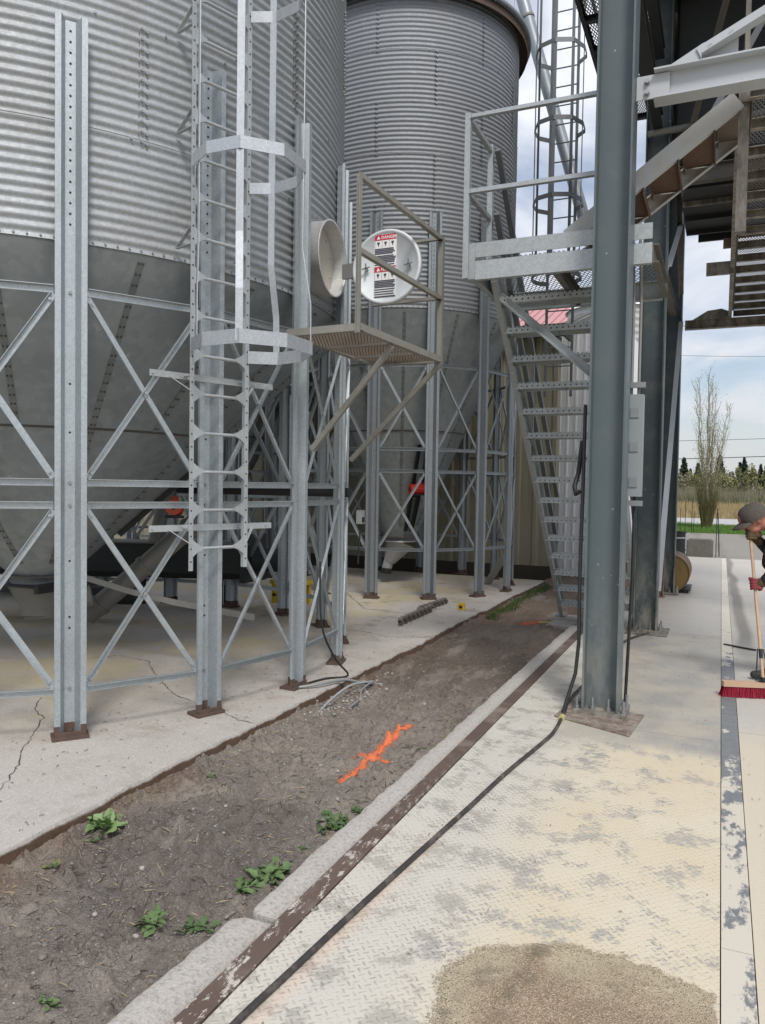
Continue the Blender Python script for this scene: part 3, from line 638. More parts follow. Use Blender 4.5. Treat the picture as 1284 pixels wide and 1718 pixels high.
for k, (zt_, word) in enumerate(((.262, 'DANGER'), (.005, 'PELIGRO'))):
    strip(X0 + .002, X1 - .002, zt_ - .044, zt_, -.0026, 1)
    text_mesh(b, word, .034, lc + V((X0 + .062, -.0044, zt_ - .034)), (1, 0, 0), (0, 0, 1), 0)
    b.mi = 0; tx_ = X0 + .038; b.add([lc + V((tx_ - .016, -.0044, zt_ - .036)), lc + V((tx_ + .016, -.0044, zt_ - .036)), lc + V((tx_, -.0044, zt_ - .008))], [(0, 1, 2)])
    for i in range(3):
        cx_ = X0 + .035 + i * .063; strip(cx_ - .029, cx_ - .0275, zt_ - .105, zt_ - .046, -.0026, 2); strip(cx_ - .010, cx_ + .012, zt_ - .075, zt_ - .058, -.0026, 2); strip(cx_ - .003, cx_ + .005, zt_ - .092, zt_ - .070, -.0026, 2)
    z_ = zt_ - .110
    while z_ > zt_ - .238:
        x_ = X0 + .004
        strip(x_, x_ + .16 + rs_.random() * .028, z_ - .0095, z_, -.0026, 2)
        z_ -= .0128 if rs_.random() < .8 else .019
b.build('warning_sticker', [M_white, M_red, M_ink], lid)

# ladder with its safety cage
ul = V((math.cos(R(-21)), math.sin(R(-21)), 0)); tl = V((-ul.y, ul.x, 0))
def LL(s, r_, z_): return ul * r_ + tl * s + V((0, 0, z_))
lad = bpy.data.objects.new('ladder', None); link(lad, binA); lad.empty_display_size = .1
RL = 3.03
for s_ in (-1, 1):
    b = MB(); sx_ = s_ * .215
    b.extr([(-.016, -.002), (.016, -.002), (.016, .002), (-.012, .002), (-.012, .03), (-.016, .03)] if s_ < 0 else [(-.016, -.002), (.016, -.002), (.016, .03), (.012, .03), (.012, .002), (-.016, .002)], LL(sx_, RL, 1.02), LL(sx_, RL, 7.4), -ul)
    b.mi = 1
    for i in range(75): b.disc(LL(sx_, RL + .0024, 1.08 + i * .084), ul, .0062, .0012, 6)
    b.build('rail', [M_lad, M_dark], lad)
b = MB(); b.tube([LL(-.2, RL - .01, 0), LL(-.12, RL - .01, -.006), LL(.12, RL - .01, -.006), LL(.2, RL - .01, 0)], .0115, 8, cap=False)
for s_ in (-1, 1):  # flattened flared ends
    for k in range(5):
        w0, w1 = .05 * (1 - k / 5) ** 1.6 + .011, .05 * (1 - (k + 1) / 5) ** 1.6 + .011
        x0_, x1_ = s_ * (.205 - k * .017), s_ * (.205 - (k + 1) * .017)
        b.add([LL(x0_, RL + .003, w0), LL(x0_, RL + .003, -w0), LL(x1_, RL + .003, -w1 - .004), LL(x1_, RL + .003, w1 - .004), LL(x0_, RL - .012, w0), LL(x0_, RL - .012, -w0), LL(x1_, RL - .014, -w1 - .004), LL(x1_, RL - .014, w1 - .004)],
              [(0, 1, 2, 3), (7, 6, 5, 4), (0, 3, 7, 4), (1, 5, 6, 2)])
rung = b.build('rung', M_lad, lad); rung.location = (0, 0, 1.17)
for i in range(1, 25): copy_part(rung, lad, loc=(0, 0, 1.17 + i * .2545))
# brackets that carry the ladder off the legs and the wall
for z_ in (2.30, 1.30):
    b = MB(); b.bar(LL(-.47, 2.945, z_), LL(.50, 2.945, z_), .006, .042, (0, 0, 1)); b.bar(LL(-.215, 2.95, z_), LL(-.215, RL - .02, z_), .03, .006); b.bar(LL(.215, 2.95, z_), LL(.215, RL - .02, z_), .03, .006)
    for s_ in (-1, 1): b.bar(LL(s_ * .33, 2.95, z_ - .01), LL(s_ * .22, RL, z_ - .1), .02, .004); b.disc(LL(s_ * .45, 2.949, z_), ul, .008, .006)
    b.build('ladder_bracket', M_lad, lad)
for z_ in (3.15, 3.9, 4.55, 5.3, 6.1):
    for s_ in (-1, 1):
        b = MB(); b.bar(LL(s_ * .215, RL, z_ + .12), LL(s_ * .23, 2.85, z_), .025, .005); b.bar(LL(s_ * .215, RL, z_), LL(s_ * .23, 2.85, z_), .025, .005); b.build('wall_bracket', M_lad, lad)
# hoops: eight flats, the lowest flared
M_cage = galv('cage_strap', (.47, .50, .53), .5, .48, .15, sp=100)
def hoop_pts(fl):
    k = [(-.215, 0), (-.30, .12), (-.34 - fl * .4, .34), (-.25 - fl * .6, .56 + fl), (0, .66 + fl), (.25 + fl * .6, .56 + fl), (.36 + fl, .34), (.33 + fl, .12), (.215, 0)]
    return [(s_, RL + .01 + r_) for s_, r_ in k]
for z_, fl, hh in ((2.47, .05, .085), (3.62, 0, .075), (4.77, 0, .075), (5.92, 0, .075), (7.07, 0, .075)):
    b = MB(); P_ = hoop_pts(fl)
    for (a, r1_), (c_, r2_) in zip(P_, P_[1:]):
        b.bar(LL(a, r1_, z_), LL(c_, r2_, z_), .005, hh)
    b.build('cage_hoop', M_cage, lad)
for i in (1, 3, 5, 7):
    b = MB(); (s0, r0_), (s1, r1_) = hoop_pts(.05)[i], hoop_pts(0)[i]
    s0 *= .985; s1 *= .97; r0_ -= .006; r1_ -= .008
    if i == 1: s0, r0_ = s0 * .6 + hoop_pts(.05)[2][0] * .39, r0_ * .6 + hoop_pts(.05)[2][1] * .4; s1, r1_ = s1 * .6 + hoop_pts(0)[2][0] * .39, r1_ * .6 + hoop_pts(0)[2][1] * .4
    P_ = [LL(s0, r0_, 2.44), LL(s0 * .99, r0_ - .004, 2.75), LL(s1, r1_, 3.1), LL(s1, r1_, 7.3)]
    for a, c_ in zip(P_, P_[1:]):
        o_ = (a + c_) / 2 - LL(0, RL + .33, 0); o_.z = 0
        b.bar(a, c_, .045, .005, o_)
    b.build('cage_strap', M_cage, lad)

# work platform under the manhole
pf_ = bpy.data.objects.new('platform', None); link(pf_, binA); pf_.empty_display_size = .1
Z = 2.68; P1, P2 = V((-2.28, 4.757, Z)) - AC, V((-2.212, 6.204, Z)) - AC; e = (P2 - P1).normalized(); iw = V((-e.y, e.x, 0)); Q1, Q2 = P1 + iw * .60, P2 + iw * .66
for nm, L_ in (('edge_frame', ((P1, P2), (P1, Q1), (P2, Q2), (Q1, Q2))), ('floor_bearer', ((P1.lerp(P2, .36), Q1.lerp(Q2, .36)), (P1.lerp(P2, .68), Q1.lerp(Q2, .68))))):
    for a, c_ in L_:
        b = MB(); o_ = V((0, 0, 0)) if nm == 'edge_frame' else V((0, 0, -.004))
        b.angle(a + V((0, 0, -.022)) + o_, c_ + V((0, 0, -.022)) + o_, .045, .05, .006, (0, 0, 1), -1 if (a - P1).length < 1e-6 and (c_ - P2).length < 1e-6 else 1); b.build(nm, M_plat, pf_)
b = MB(); b.grating(P1 + iw * .01 + e * .01 + V((0, 0, -.010)), e, iw, (P2 - P1).length - .02, .58, .052, .026, .005, .004); b.build('mesh_floor', M_mesh, pf_)
up_ = V((0, 0, 1))
for p_ in (P1, P2):
    b = MB(); b.angle(p_ + V((0, 0, -.04)), p_ + up_ * 1.03, .042, .042, .005, iw, 1 if p_ == P1 else -1); b.build('guard_post', M_plat, pf_)
for h_ in (.5, 1.0):
    for a, c_ in ((P1, P2), (P2, Q2)):
        b = MB(); b.angle(a + up_ * h_, c_ + up_ * h_, .038, .034, .005, (0, 0, 1), -1, 1); b.build('guard_rail', M_plat, pf_)
for a, zf, q_ in ((P1.lerp(P2, .36), 1.86, V((-2.915, 5.25, 0)) - AC), (P2, 1.81, V((-3.04, 6.19, 0)) - AC)):
    b = MB(); b.angle(a + V((0, 0, -.05)), V((q_.x, q_.y, zf)), .038, .038, .005, (0, 0, 1)); b.build('knee_brace', M_plat, pf_)

def motor(parent, c, ax, col):
    """vibrator motor: finned body, two end caps, foot and terminal box"""
    ax = V(ax).normalized(); c = V(c); s_ = ax.cross(V((0, 0, 1))).normalized(); u_ = s_.cross(ax)
    b = MB(); b.tube([c - ax * .085, c - ax * .08, c + ax * .08, c + ax * .085], .068, 20); b.tube([c - ax * .15, c - ax * .145, c - ax * .085], .078, 22); b.tube([c + ax * .085, c + ax * .145, c + ax * .15], .078, 22)
    for i in range(12):
        a = i * math.pi / 6; d_ = s_ * math.cos(a) + u_ * math.sin(a); b.bar(c - ax * .075 + d_ * .07, c + ax * .075 + d_ * .07, .006, .018, d_)
    mt = b.build('vibrator_motor', col, parent)
    b = MB(); b.box(c + u_ * .095, (.07, .07, .05), M=Matrix((ax, s_, u_)).transposed()); b.build('terminal_box', col, mt)
    for s_e in (-1, 1): b = MB(); b.tube([c + ax * .151 * s_e, c + ax * .156 * s_e], .026, 12); b.build('end_plate', M_dark, mt)
    b = MB(); b.box(c - u_ * .085, (.2, .17, .018), M=Matrix((ax, s_, u_)).transposed()); b.build('mounting_foot', M_blksteel, mt)
motor(binA, LA(-5.05, 6.26, 1.34), (.55, -.82, .1), M_orange)
a_ = math.atan2(6.26 - AC.y, -5.05 + AC.x * -1); b = MB()
for s_ in (-.06, .06): b.bar(cpA(R(42) + s_, .16, .03), cpA(R(42) + s_, .5, .03), .03, .05, cnA(R(42)))
b.build('motor_rail', M_blksteel, binA)
# hopper mount on the far bin
aB = R(-46); b = MB()
for s_ in (-.16, .16): b.chan(cpB(aB + s_ * .9, .03, .03), cpB(aB + s_ * .55, .44, .03), .03, .055, .008, cnB(aB).cross(cpB(aB, 1) - cpB(aB, 0)))
b.bar(cpB(aB - .088, .42, .035), cpB(aB + .088, .42, .035), .03, .03); b.bar(cpB(aB - .12, .2, .035), cpB(aB + .12, .2, .035), .03, .03)
b.build('motor_rail', M_blksteel, binB)
c_ = cpB(aB, .245, .13); tg = V((-math.sin(aB), math.cos(aB), 0)); motor(binB, c_, tg, M_motred)
# boot and chute under the far bin
b = MB(); b.smooth = True; b.lathe([(.28, .80), (.285, .71), (.30, .71), (.30, .695)], n=30); b.smooth = False
b.tube([(0, 0, .70), (-.06, -.03, .56), (-.16, -.06, .36)], .26, 16, r2=.10); b.tube([(-.16, -.06, .40), (-.2, -.07, .24)], .085, 12)
b.build('discharge_boot', galv('boot_steel', (.46, .47, .48), .5, .45, .2), binB)
b = MB(); b.tube([(-.2, -.07, .25), (-.21, -.07, .16)], .092, 12); b.build('boot_cap', M_blksteel, binB)
b = MB(); b.bb(-.34, .34, -.34, .34, .62, .64); b.bb(-.36, -.31, -.36, .36, .58, .66); b.bb(.31, .36, -.36, .36, .58, .66); b.build('slide_gate', M_blksteel, binA)
b = MB(); b.smooth = True; b.lathe([(.30, .62), (.19, .40), (.19, .33)], n=24); b.build('discharge_boot', M_pipe, binA)

# augers and pipes under the near bin
def tube_thing(name, label, cat, pts, r_, mat, bands=(), n_=16, parts=()):
    b = MB(); b.tube(pts, r_, n_)
    o = b.build(name, mat); tag(o, label, cat)
    for t0 in bands:
        a = V(pts[0]).lerp(V(pts[-1]), t0); d_ = (V(pts[-1]) - V(pts[0])).normalized(); m = MB(); m.tube([a - d_ * .02, a + d_ * .02], r_ * 1.14, n_); m.build('clamp_band', M_pipe, o)
    return o
tube_thing('auger_tube', 'dusty grey auger tube slanting up under the nearest bin beside the orange motor', 'auger', [(-6.05, 6.1, .19), (-4.93, 6.75, 1.35)], .105, M_pipe, (.1, .45, .8))
tube_thing('discharge_pipe', 'thick dusty grey discharge pipe lying low under the nearest hopper', 'pipe', [(-6.75, 5.0, .30), (-6.3, 5.15, .40), (-5.93, 5.39, .42), (-5.6, 5.7, .5)], .125, M_pipe, (.2, .5))
tube_thing('elbow_pipe', 'pale dusty elbow pipe rising beside the nearest hopper', 'pipe', [(-6.55, 5.0, .28), (-6.58, 5.02, .55), (-6.75, 5.15, .85), (-6.95, 5.35, 1.15)], .09, M_pipe)
tube_thing('black_pipe', 'black horizontal pipe running under the bin behind the ladder leg', 'pipe', [(-5.4, 6.75, 1.53), (-3.25, 6.6, 1.53)], .045, M_black)
for nm, lb, pts in (('flat_bar', 'long bent grey steel bar hanging between the legs near the auger tube', [(-5.2, 5.2, .74), (-4.75, 5.3, .63), (-4.3, 5.35, .56), (-3.4, 5.2, .53)]),):
    b = MB()
    for a, c_ in zip(pts, pts[1:]): b.bar(a, c_, .012, .05)
    tag(b.build(nm, M_pipe), lb, 'steel bar')
t = thing('screw_conveyor', 'dark screw conveyor trough lying across the pad behind the nearest hopper', 'conveyor', (-7.2, 7.6, 0))
b = MB(); b.extr([(-.2, -.16), (-.12, -.24), (.12, -.24), (.2, -.16), (.2, .2), (-.2, .2)], (-2.6, -.9, .62), (1.7, .75, .62)); b.build('trough', M_darkm, t)
b = MB(); b.bar((-2.6, -.9, .835), (1.7, .75, .835), .46, .02); b.build('cover', M_pipe, t)
for k_ in (.12, .4, .68, .92):
    q_ = V((-2.6, -.9, 0)).lerp(V((1.7, .75, 0)), k_); b = MB(); b.bar(q_ + V((.06, -.15, 0)), q_ + V((.06, -.15, .4)), .05, .05); b.bar(q_ + V((-.06, .15, 0)), q_ + V((-.06, .15, .4)), .05, .05); b.bar(q_ + V((.08, -.2, .39)), q_ + V((-.08, .2, .39)), .05, .04); b.build('support', M_blksteel, t)
b = MB(); b.tube([(1.72, .76, .62), (2.05, .89, .62)], .15, 18); b.tube([(2.05, .89, .62), (2.3, .985, .62)], .11, 16); b.bb(1.68, 1.76, .5, 1.0, .35, .95); b.build('drive_unit', M_darkm, t)
tube_thing('transfer_pipe', 'grey transfer pipe standing behind the nearest hopper on the conveyor', 'pipe', [(-6.6, 7.8, .84), (-6.5, 7.9, 1.5), (-6.1, 8.5, 2.4), (-5.6, 9.3, 3.3)], .09, M_pipe, (.3, .7))
tube_thing('transfer_pipe', 'darker lower pipe beside the screw conveyor under the nearest bin', 'pipe', [(-8.1, 6.1, .25), (-7.2, 6.5, .3), (-6.2, 7.0, .28)], .11, M_darkm, (.5,))
t = thing('yellow_stand', 'small yellow steel stand on the pad behind the bin legs', 'stand', (-5.28, 8.98, 0)); M_yel = plain('yellow_paint', (.52, .36, .03), .5, 0, .25)
for sx_ in (-.2, .2):
    b = MB(); b.bar((sx_, -.1, 0), (sx_, -.1, .26), .06, .06); b.bar((sx_, .1, 0), (sx_, .1, .26), .06, .06); b.build('leg', M_yel, t)
b = MB(); b.bb(-.26, .26, -.14, .14, .26, .31); b.bb(-.22, .22, -.13, -.11, .09, .13); b.build('top', M_yel, t)
t = thing('power_outlet', 'small grey outlet box fixed to a leg of the nearest bin beside the platform brace', 'outlet', (-2.93, 6.16, 1.32))
b = MB(); b.bb(-.02, .03, -.035, .035, -.06, .06); b.build('box', plain('outlet_grey', (.32, .33, .33), .5), t); b = MB(); b.bb(.03, .036, -.02, .02, -.045, .0); b.build('cover', M_dark, t)
b = MB(); b.tube([(0, 0, -.06), (.0, .0, -.2), (-.02, .01, -.42)], .008, 6); b.build('cord', M_black, t)
# ------------------------------------------------------------------ steel support tower
tw = thing('steel_tower', 'tall teal painted steel support tower with three front columns and dark upper deck', 'steel tower', (-.745, 9.07, 0))
def T(x, y, z): return V((x + .745, y - 9.07, z))
def column(x, y, mat, h=7.5):
    b = MB(); b.ibeam(T(x, y, .03), T(x, y, h), .25, .25, .014, .010, (1, 0, 0))
    c = b.build('column', mat, tw)
    b = MB(); b.box(T(x, y, .020), (.36, .33, .022)); b.build('base_plate', M_under, c)
    for dx, dy in ((-.055, -.075), (.055, -.075), (-.055, .075), (.055, .075), (-.16, .1), (.16, .1), (-.16, -.1), (.16, -.1)):
        b = MB(); b.tube([T(x + dx, y + dy, .03), T(x + dx, y + dy, .115)], .011, 8); b.tube([T(x + dx, y + dy, .031), T(x + dx, y + dy, .052)], .02, 6); b.build('anchor_bolt', M_bolt, c)
    return c
column(-.745, 5.665, M_col); column(-.745, 9.15, M_colw); column(-.745, 12.64, M_colw)
for y_ in (5.665, 9.15, 12.64): column(2.35, y_, M_colw)
# worn steel floor plate round the front column
b = MB(); b.poly([(T(-1.03, 0, 0).x, T(0, 5.38, 0).y), (T(-.50, 0, 0).x, T(0, 5.15, 0).y), (T(-.455, 0, 0).x, T(0, 5.68, 0).y), (T(-.98, 0, 0).x, T(0, 5.86, 0).y)], .003, .010)
b.build('floor_plate', painted('brown_floor_plate', (.14, .095, .078), .1, .6, dust=.5), tw)
b = MB(); b.poly([(T(-.95, 0, 0).x, T(0, 8.86, 0).y), (T(-.5, 0, 0).x, T(0, 8.86, 0).y), (T(-.5, 0, 0).x, T(0, 9.4, 0).y), (T(-.95, 0, 0).x, T(0, 9.4, 0).y)], .003, .010); b.build('floor_plate', M_under, tw)
# main beam bolted to the front column
b = MB(); b.ibeam(T(-.50, 5.665, 4.365), T(2.3, 5.665, 4.365), .15, .20, .012, .008); bm = b.build('beam', M_beam, tw)
b = MB(); b.bb(T(-.615, 0, 0).x, T(-.40, 0, 0).x, T(0, 5.640, 0).y, T(0, 5.652, 0).y, 4.285, 4.445)
b.build('splice_plate', M_beam, bm)
for z_ in (4.325, 4.40):
    b = MB(); b.disc(T(-.545, 5.640, z_), (0, -1, 0), .020, .012, 16); b.disc(T(-.545, 5.628, z_), (0, -1, 0), .015, .014, 6); b.build('bolt', M_bolt, bm)
b = MB(); P_ = [(-.46, 4.468), (-.20, 4.60), (.02, 4.66), (.02, 4.468)]
b.add([T(x, 5.66, z) for x, z in P_] + [T(x, 5.672, z) for x, z in P_], [(0, 1, 2, 3), (7, 6, 5, 4), (0, 4, 5, 1), (1, 5, 6, 2), (2, 6, 7, 3), (3, 7, 4, 0)]); b.build('gusset_plate', M_beam, tw)
b = MB(); b.extr([(0, -.045), (.09, -.045), (.09, -.037), (.008, -.037), (.008, .045), (0, .045)], T(-.22, 5.655, 4.53), T(1.7, 5.655, 5.42)); db = b.build('diagonal_brace', M_beam, tw)
for x_, z_ in ((-.15, 4.565), (-.02, 4.625)):
    b = MB(); b.disc(T(x_, 5.655, z_), (0, -1, 0), .017, .014, 6); b.build('bolt', M_bolt, db)
# girts, braces and the beams of the upper deck
for (a, c_, w_, h_, m_) in ((T(-.745, 5.8, 5.62), T(-.745, 9.0, 5.62), .10, .15, M_darkm), (T(-.745, 5.8, 6.35), T(-.745, 9.0, 6.35), .10, .12, M_darkm), (T(-.745, 9.3, 4.3), T(-.745, 12.5, 4.3), .1, .15, M_under), (T(-.745, 9.3, 6.2), T(-.745, 12.5, 6.2), .1, .15, M_darkm),
                         (T(-.6, 9.15, 5.05), T(2.2, 9.15, 5.05), .12, .18, M_under), (T(-.6, 9.15, 7.2), T(2.2, 9.15, 7.2), .15, .25, M_darkm), (T(-.6, 12.64, 7.2), T(2.2, 12.64, 7.2), .15, .25, M_darkm), (T(-.745, 5.8, 7.2), T(-.745, 12.5, 7.2), .15, .25, M_darkm), (T(-.6, 5.665, 7.3), T(2.2, 5.665, 7.3), .15, .25, M_darkm)):
    b = MB(); b.ibeam(a, c_, w_, h_, .01, .007); b.build('beam', m_, tw)
b = MB(); b.tube([T(-.85, 9.0, 5.50), T(.35, 9.0, 5.54)], .035, 10); b.build('pipe_rail', M_pipe, tw)
for a, c_, m_ in ((T(-.655, 9.25, .42), T(-.655, 12.50, 4.1), M_beam), (T(-.66, 9.3, 6.9), T(-.66, 12.4, 4.5), M_under), (T(-.45, 9.05, 5.2), T(.5, 9.05, 7.0), M_beam), (T(-.64, 9.25, 4.05), T(-.64, 12.5, 5.75), M_beam), (T(.3, 7.3, 7.5), T(-.45, 9.0, 5.4), M_under)):
    b = MB(); b.extr([(-.06, -.004), (.06, -.004), (.06, .004), (-.052, .004), (-.052, .06), (-.06, .06)], a, c_, (1, 0, 0)); b.build('diagonal_brace', m_, tw)
# upper deck: expanded metal outside, solid plate inside
ud = bpy.data.objects.new('upper_deck', None); link(ud, tw); ud.empty_display_size = .1
b = MB(); b.grating(T(-1.8, 7.2, 7.66), (1, 0, 0), (0, 1, 0), 1.12, 6.0, .036, .105, .009, .008); b.build('mesh_floor', M_meshg, ud)
b = MB(); b.bb(T(-.66, 0, 0).x, T(2.5, 0, 0).x, T(0, 6.9, 0).y, T(0, 13.2, 0).y, 7.64, 7.66); b.build('plate_floor', M_darkm, ud)
for a, c_ in ((T(-1.8, 7.2, 7.59), T(-1.8, 13.2, 7.59)), (T(-1.24, 7.2, 7.6), T(-1.24, 13.2, 7.6)), (T(-.70, 7.2, 7.59), T(-.70, 13.2, 7.59))):
    b = MB(); b.chan(a, c_, .05, .13, .007); b.build('joist', M_darkm, ud)
for i in range(9):
    b = MB(); y_ = 7.3 + i * .73; b.chan(T(-1.78, y_, 7.59), T(2.4, y_, 7.59), .045, .10, .007); b.build('joist', M_darkm, ud)
for x_ in (-1.78,):
    for z_ in (8.2, 8.72):
        b = MB(); b.bar(T(x_, 7.2, z_), T(x_, 13.2, z_), .04, .04); b.build('guard_rail', M_under, ud)
    for i in range(5):
        b = MB(); b.bar(T(x_, 7.25 + i * 1.48, 7.66), T(x_, 7.25 + i * 1.48, 8.74), .04, .04); b.build('guard_post', M_under, ud)

# dark machine housing hung below the deck
mh = thing('machine_housing', 'large dark sheet steel machine housing hanging under the upper deck of the tower', 'machine', (.45, 10.8, 5.3))
b = MB(); b.bb(-1.02, 1.2, -1.45, 1.3, 0, 2.32); b.build('housing', M_darkm, mh)
for i in range(5): b = MB(); b.bar((-1.01, -1.3 + i * .6, -.03), (1.19, -1.3 + i * .6, -.03), .05, .06); b.build('underside_rib', M_under if i == 2 else M_darkm, mh)
for i in range(4):
    b = MB(); b.bar((-1.03 , -1.3 + i * .87, .3), (-1.03, -1.3 + i * .87, 2.3), .05, .04, (1, 0, 0)); b.build('stiffener', M_darkm, mh)
b = MB(); b.bb(-.86, 1.1, 1.31, 1.36, -.10, .03); b.build('support_angle', M_darkm, mh)
b = MB(); b.angle((-.98, -.6, -.02), (1.1, -.5, -.06), .06, .06); b.build('support_angle', M_under, mh)

# ------------------------------------------------------------------ catwalk with its short stair
cw = thing('catwalk', 'long overhead expanded metal catwalk seen from below, with a short rusty stair up to it', 'catwalk', (.07, 6.07, 4.45))
def W(x, y, z): return V((x - .07, y - 6.07, z - 4.45))
b = MB(); b.chan(W(.07, 6.05, 4.40), W(.07, 13.5, 4.40), .05, .15, .008, flip=-1); b.build('edge_channel', M_under, cw)
b = MB(); b.chan(W(1.05, 6.05, 4.40), W(1.05, 13.5, 4.40), .05, .15, .008); b.build('edge_channel', M_under, cw)
for i in range(7):
    y0_ = 6.1 + i * 1.06; b = MB(); b.grating(W(.09, y0_, 4.455), (1, 0, 0), (0, 1, 0), .94, .98, .030, .085, .006, .004); b.build('mesh_panel', M_mesh if i % 2 else M_meshg, cw)
for i in range(15):
    y_ = 6.10 + i * .525; b = MB(); b.chan(W(.09, y_, 4.405), W(1.04, y_, 4.405), .05, .085, .007); b.build('joist', M_under, cw)
for x_ in (.085, 1.03):
    for z_ in (4.95, 5.45):
        b = MB(); b.bar(W(x_, 6.4, z_), W(x_, 13.45, z_), .03, .035); b.build('guard_rail', M_under, cw)
    for i in range(6):
        b = MB(); b.bar(W(x_, 6.4 + i * 1.4, 4.45), W(x_, 6.4 + i * 1.4, 5.47), .035, .03); b.build('guard_post', M_under, cw)
b = MB(); b.ibeam(W(-.61, 13.3, 4.24), W(1.1, 13.3, 4.24), .12, .14, .01, .008); b.build('bearer', M_under, cw)
b = MB(); P_ = [(-.5, 4.31), (-.28, 4.44), (-.08, 4.46), (.06, 4.40), (.06, 4.31)]; n5 = len(P_)
b.add([W(x, 13.24, z) for x, z in P_] + [W(x, 13.36, z) for x, z in P_], [tuple(range(n5)), tuple(range(n5, 2 * n5))[::-1]] + [(i, i + n5, (i + 1) % n5 + n5, (i + 1) % n5) for i in range(n5)]); b.build('haunch', M_under, cw)
b = MB(); b.bb(W(-.25, 0, 0).x, W(.065, 0, 0).x, W(0, 10.40, 0).y, W(0, 10.47, 0).y, W(0, 0, 4.27).z, W(0, 0, 4.42).z); b.build('outrigger', M_under, cw)
b = MB(); b.bb(W(-.06, 0, 0).x, W(.065, 0, 0).x, W(0, 9.50, 0).y, W(0, 9.56, 0).y, W(0, 0, 4.33).z, W(0, 0, 4.43).z); b.build('outrigger', M_rtread, cw)
b = MB(); b.bb(W(.035, 0, 0).x, W(.105, 0, 0).x, W(0, 5.985, 0).y, W(0, 6.045, 0).y, W(0, 0, 3.42).z, W(0, 0, 4.47).z); b.build('end_post', M_under, cw)
sl2 = .713
for y_, m_ in ((5.95, M_beam), (6.60, M_beam)):
    b = MB(); b.chan(W(-1.12, y_, 3.505), W(.03, y_, 3.505 + 1.15 * sl2), .045, .128, .008, flip=-1 if y_ < 6.2 else 1); b.build('stair_stringer', m_, cw)
for i in range(5):
    x_ = -.93 + i * .235; z_ = 3.64 + i * .1675
    t_ = MB(); t_.bb(W(x_ - .11, 0, 0).x, W(x_ + .11, 0, 0).x, W(0, 5.965, 0).y, W(0, 6.585, 0).y, W(0, 0, z_ - .006).z, W(0, 0, z_).z)
    for k in range(9): t_.bar(W(x_ - .10 + k * .025, 5.97, z_ + .004), W(x_ - .10 + k * .025, 6.58, z_ + .004), .008, .008)
    t_.bb(W(x_ - .114, 0, 0).x, W(x_ - .108, 0, 0).x, W(0, 5.965, 0).y, W(0, 6.585, 0).y, W(0, 0, z_ - .05).z, W(0, 0, z_ + .01).z); t_.bb(W(x_ + .108, 0, 0).x, W(x_ + .114, 0, 0).x, W(0, 5.965, 0).y, W(0, 6.585, 0).y, W(0, 0, z_ - .05).z, W(0, 0, z_ + .01).z)
    t_.build('stair_tread', M_rtread if i in (1, 2, 3) else M_mesh, cw)

# ------------------------------------------------------------------ main staircase
M_lad2 = plain('dark_ladder_steel', (.14, .15, .155), .5, .4, .2)
sc_ = thing('steel_staircase', 'steep galvanised staircase with open treads climbing to a railed landing beside the front column', 'staircase', (-1.36, 9.62, 0))
def S(x, y, z): return V((x + 1.36, y - 9.62, z))
XL, XR = -1.80, -.885
def yl(z): return 9.62 - 1.025 * z
nv = V((0, .698, .716))
for x_, fl in ((XL, 1), (XR, -1)):
    b = MB(); p_, q_ = S(x_, 9.62, 0) + nv * .11, S(x_, yl(3.30), 3.30) + nv * .11
    b.chan(p_, q_, .045, .21, .008, nv, flip=fl * -1); b.build('stringer', M_stair, sc_)
    b = MB(); b.bb(S(x_, 0, 0).x - .06, S(x_, 0, 0).x + .06, S(0, 9.66, 0).y, S(0, 9.84, 0).y, .0, .012); b.build('foot_plate', M_bolt, sc_)
b = MB(); w_ = XR - XL - .02; cx_ = (XL + XR) / 2 + 1.36
for s_ in (-1, 1): b.bb(cx_ - w_ / 2, cx_ + w_ / 2, s_ * .108 - .0025, s_ * .108 + .0025, -.048, .0)
for k in range(5): b.bb(cx_ - w_ / 2, cx_ + w_ / 2, -.088 + k * .044 - .012, -.088 + k * .044 + .012, -.006, -.001)
for s_ in (-1, 0, 1): b.bb(cx_ + s_ * w_ * .45 - .003, cx_ + s_ * w_ * .45 + .003, -.105, .105, -.046, -.0065)
nt = 24
for s_ in (-.108, -.036, .036, .108):
    for i in range(nt): xx = cx_ - w_ / 2 + (i + .5) * w_ / nt; b.bb(xx - .009, xx + .009, s_ - .004, s_ + .004, -.001, .011)
b.mi = 1
for s_ in (-1, 1):
    for i in range(18): xx = cx_ - w_ / 2 + (i + .5) * w_ / 18; b.disc((xx, s_ * .1112, -.024), (0, s_, 0), .0075, .001, 7)
b.mi = 0
tr = b.build('tread', [M_stair, M_dark], sc_)
for k in range(1, 16):
    z_ = .2135 * k; l_ = (0, 9.777 - 1.025 * z_ - 9.62, z_)
    if k == 1: tr.location = l_
    else: copy_part(tr, sc_, loc=l_)
for x_ in (XL, XR):
    y0_ = 6.38
    for dz0, dz1 in ((1.06, 1.06), (.53, .53)):
        b = MB(); b.bar(S(x_, y0_, 3.38 + dz0), S(x_, 9.33, yl(0) * 0 + (9.62 - 9.33) / 1.025 + .18 + dz1 * .93), .045, .045); b.build('handrail', M_lad2, sc_)
    for y_ in (7.85, 9.30):
        zb = (9.62 - y_) / 1.025 + .10; b = MB(); b.bar(S(x_, y_, zb), S(x_, y_, zb + .08 + 1.0), .036, .036); b.build('rail_post', M_lad2, sc_)
ld = bpy.data.objects.new('landing', None); link(ld, sc_); ld.empty_display_size = .1
X0, X1, Y0, Y1 = -1.86, -.50, 5.83, 6.95
b = MB(); b.bb(S(X0, 0, 0).x, S(X1, 0, 0).x, S(0, Y0, 0).y, S(0, Y0 + .008, 0).y, 3.392, 3.505); b.build('toe_plate', M_stair, ld)
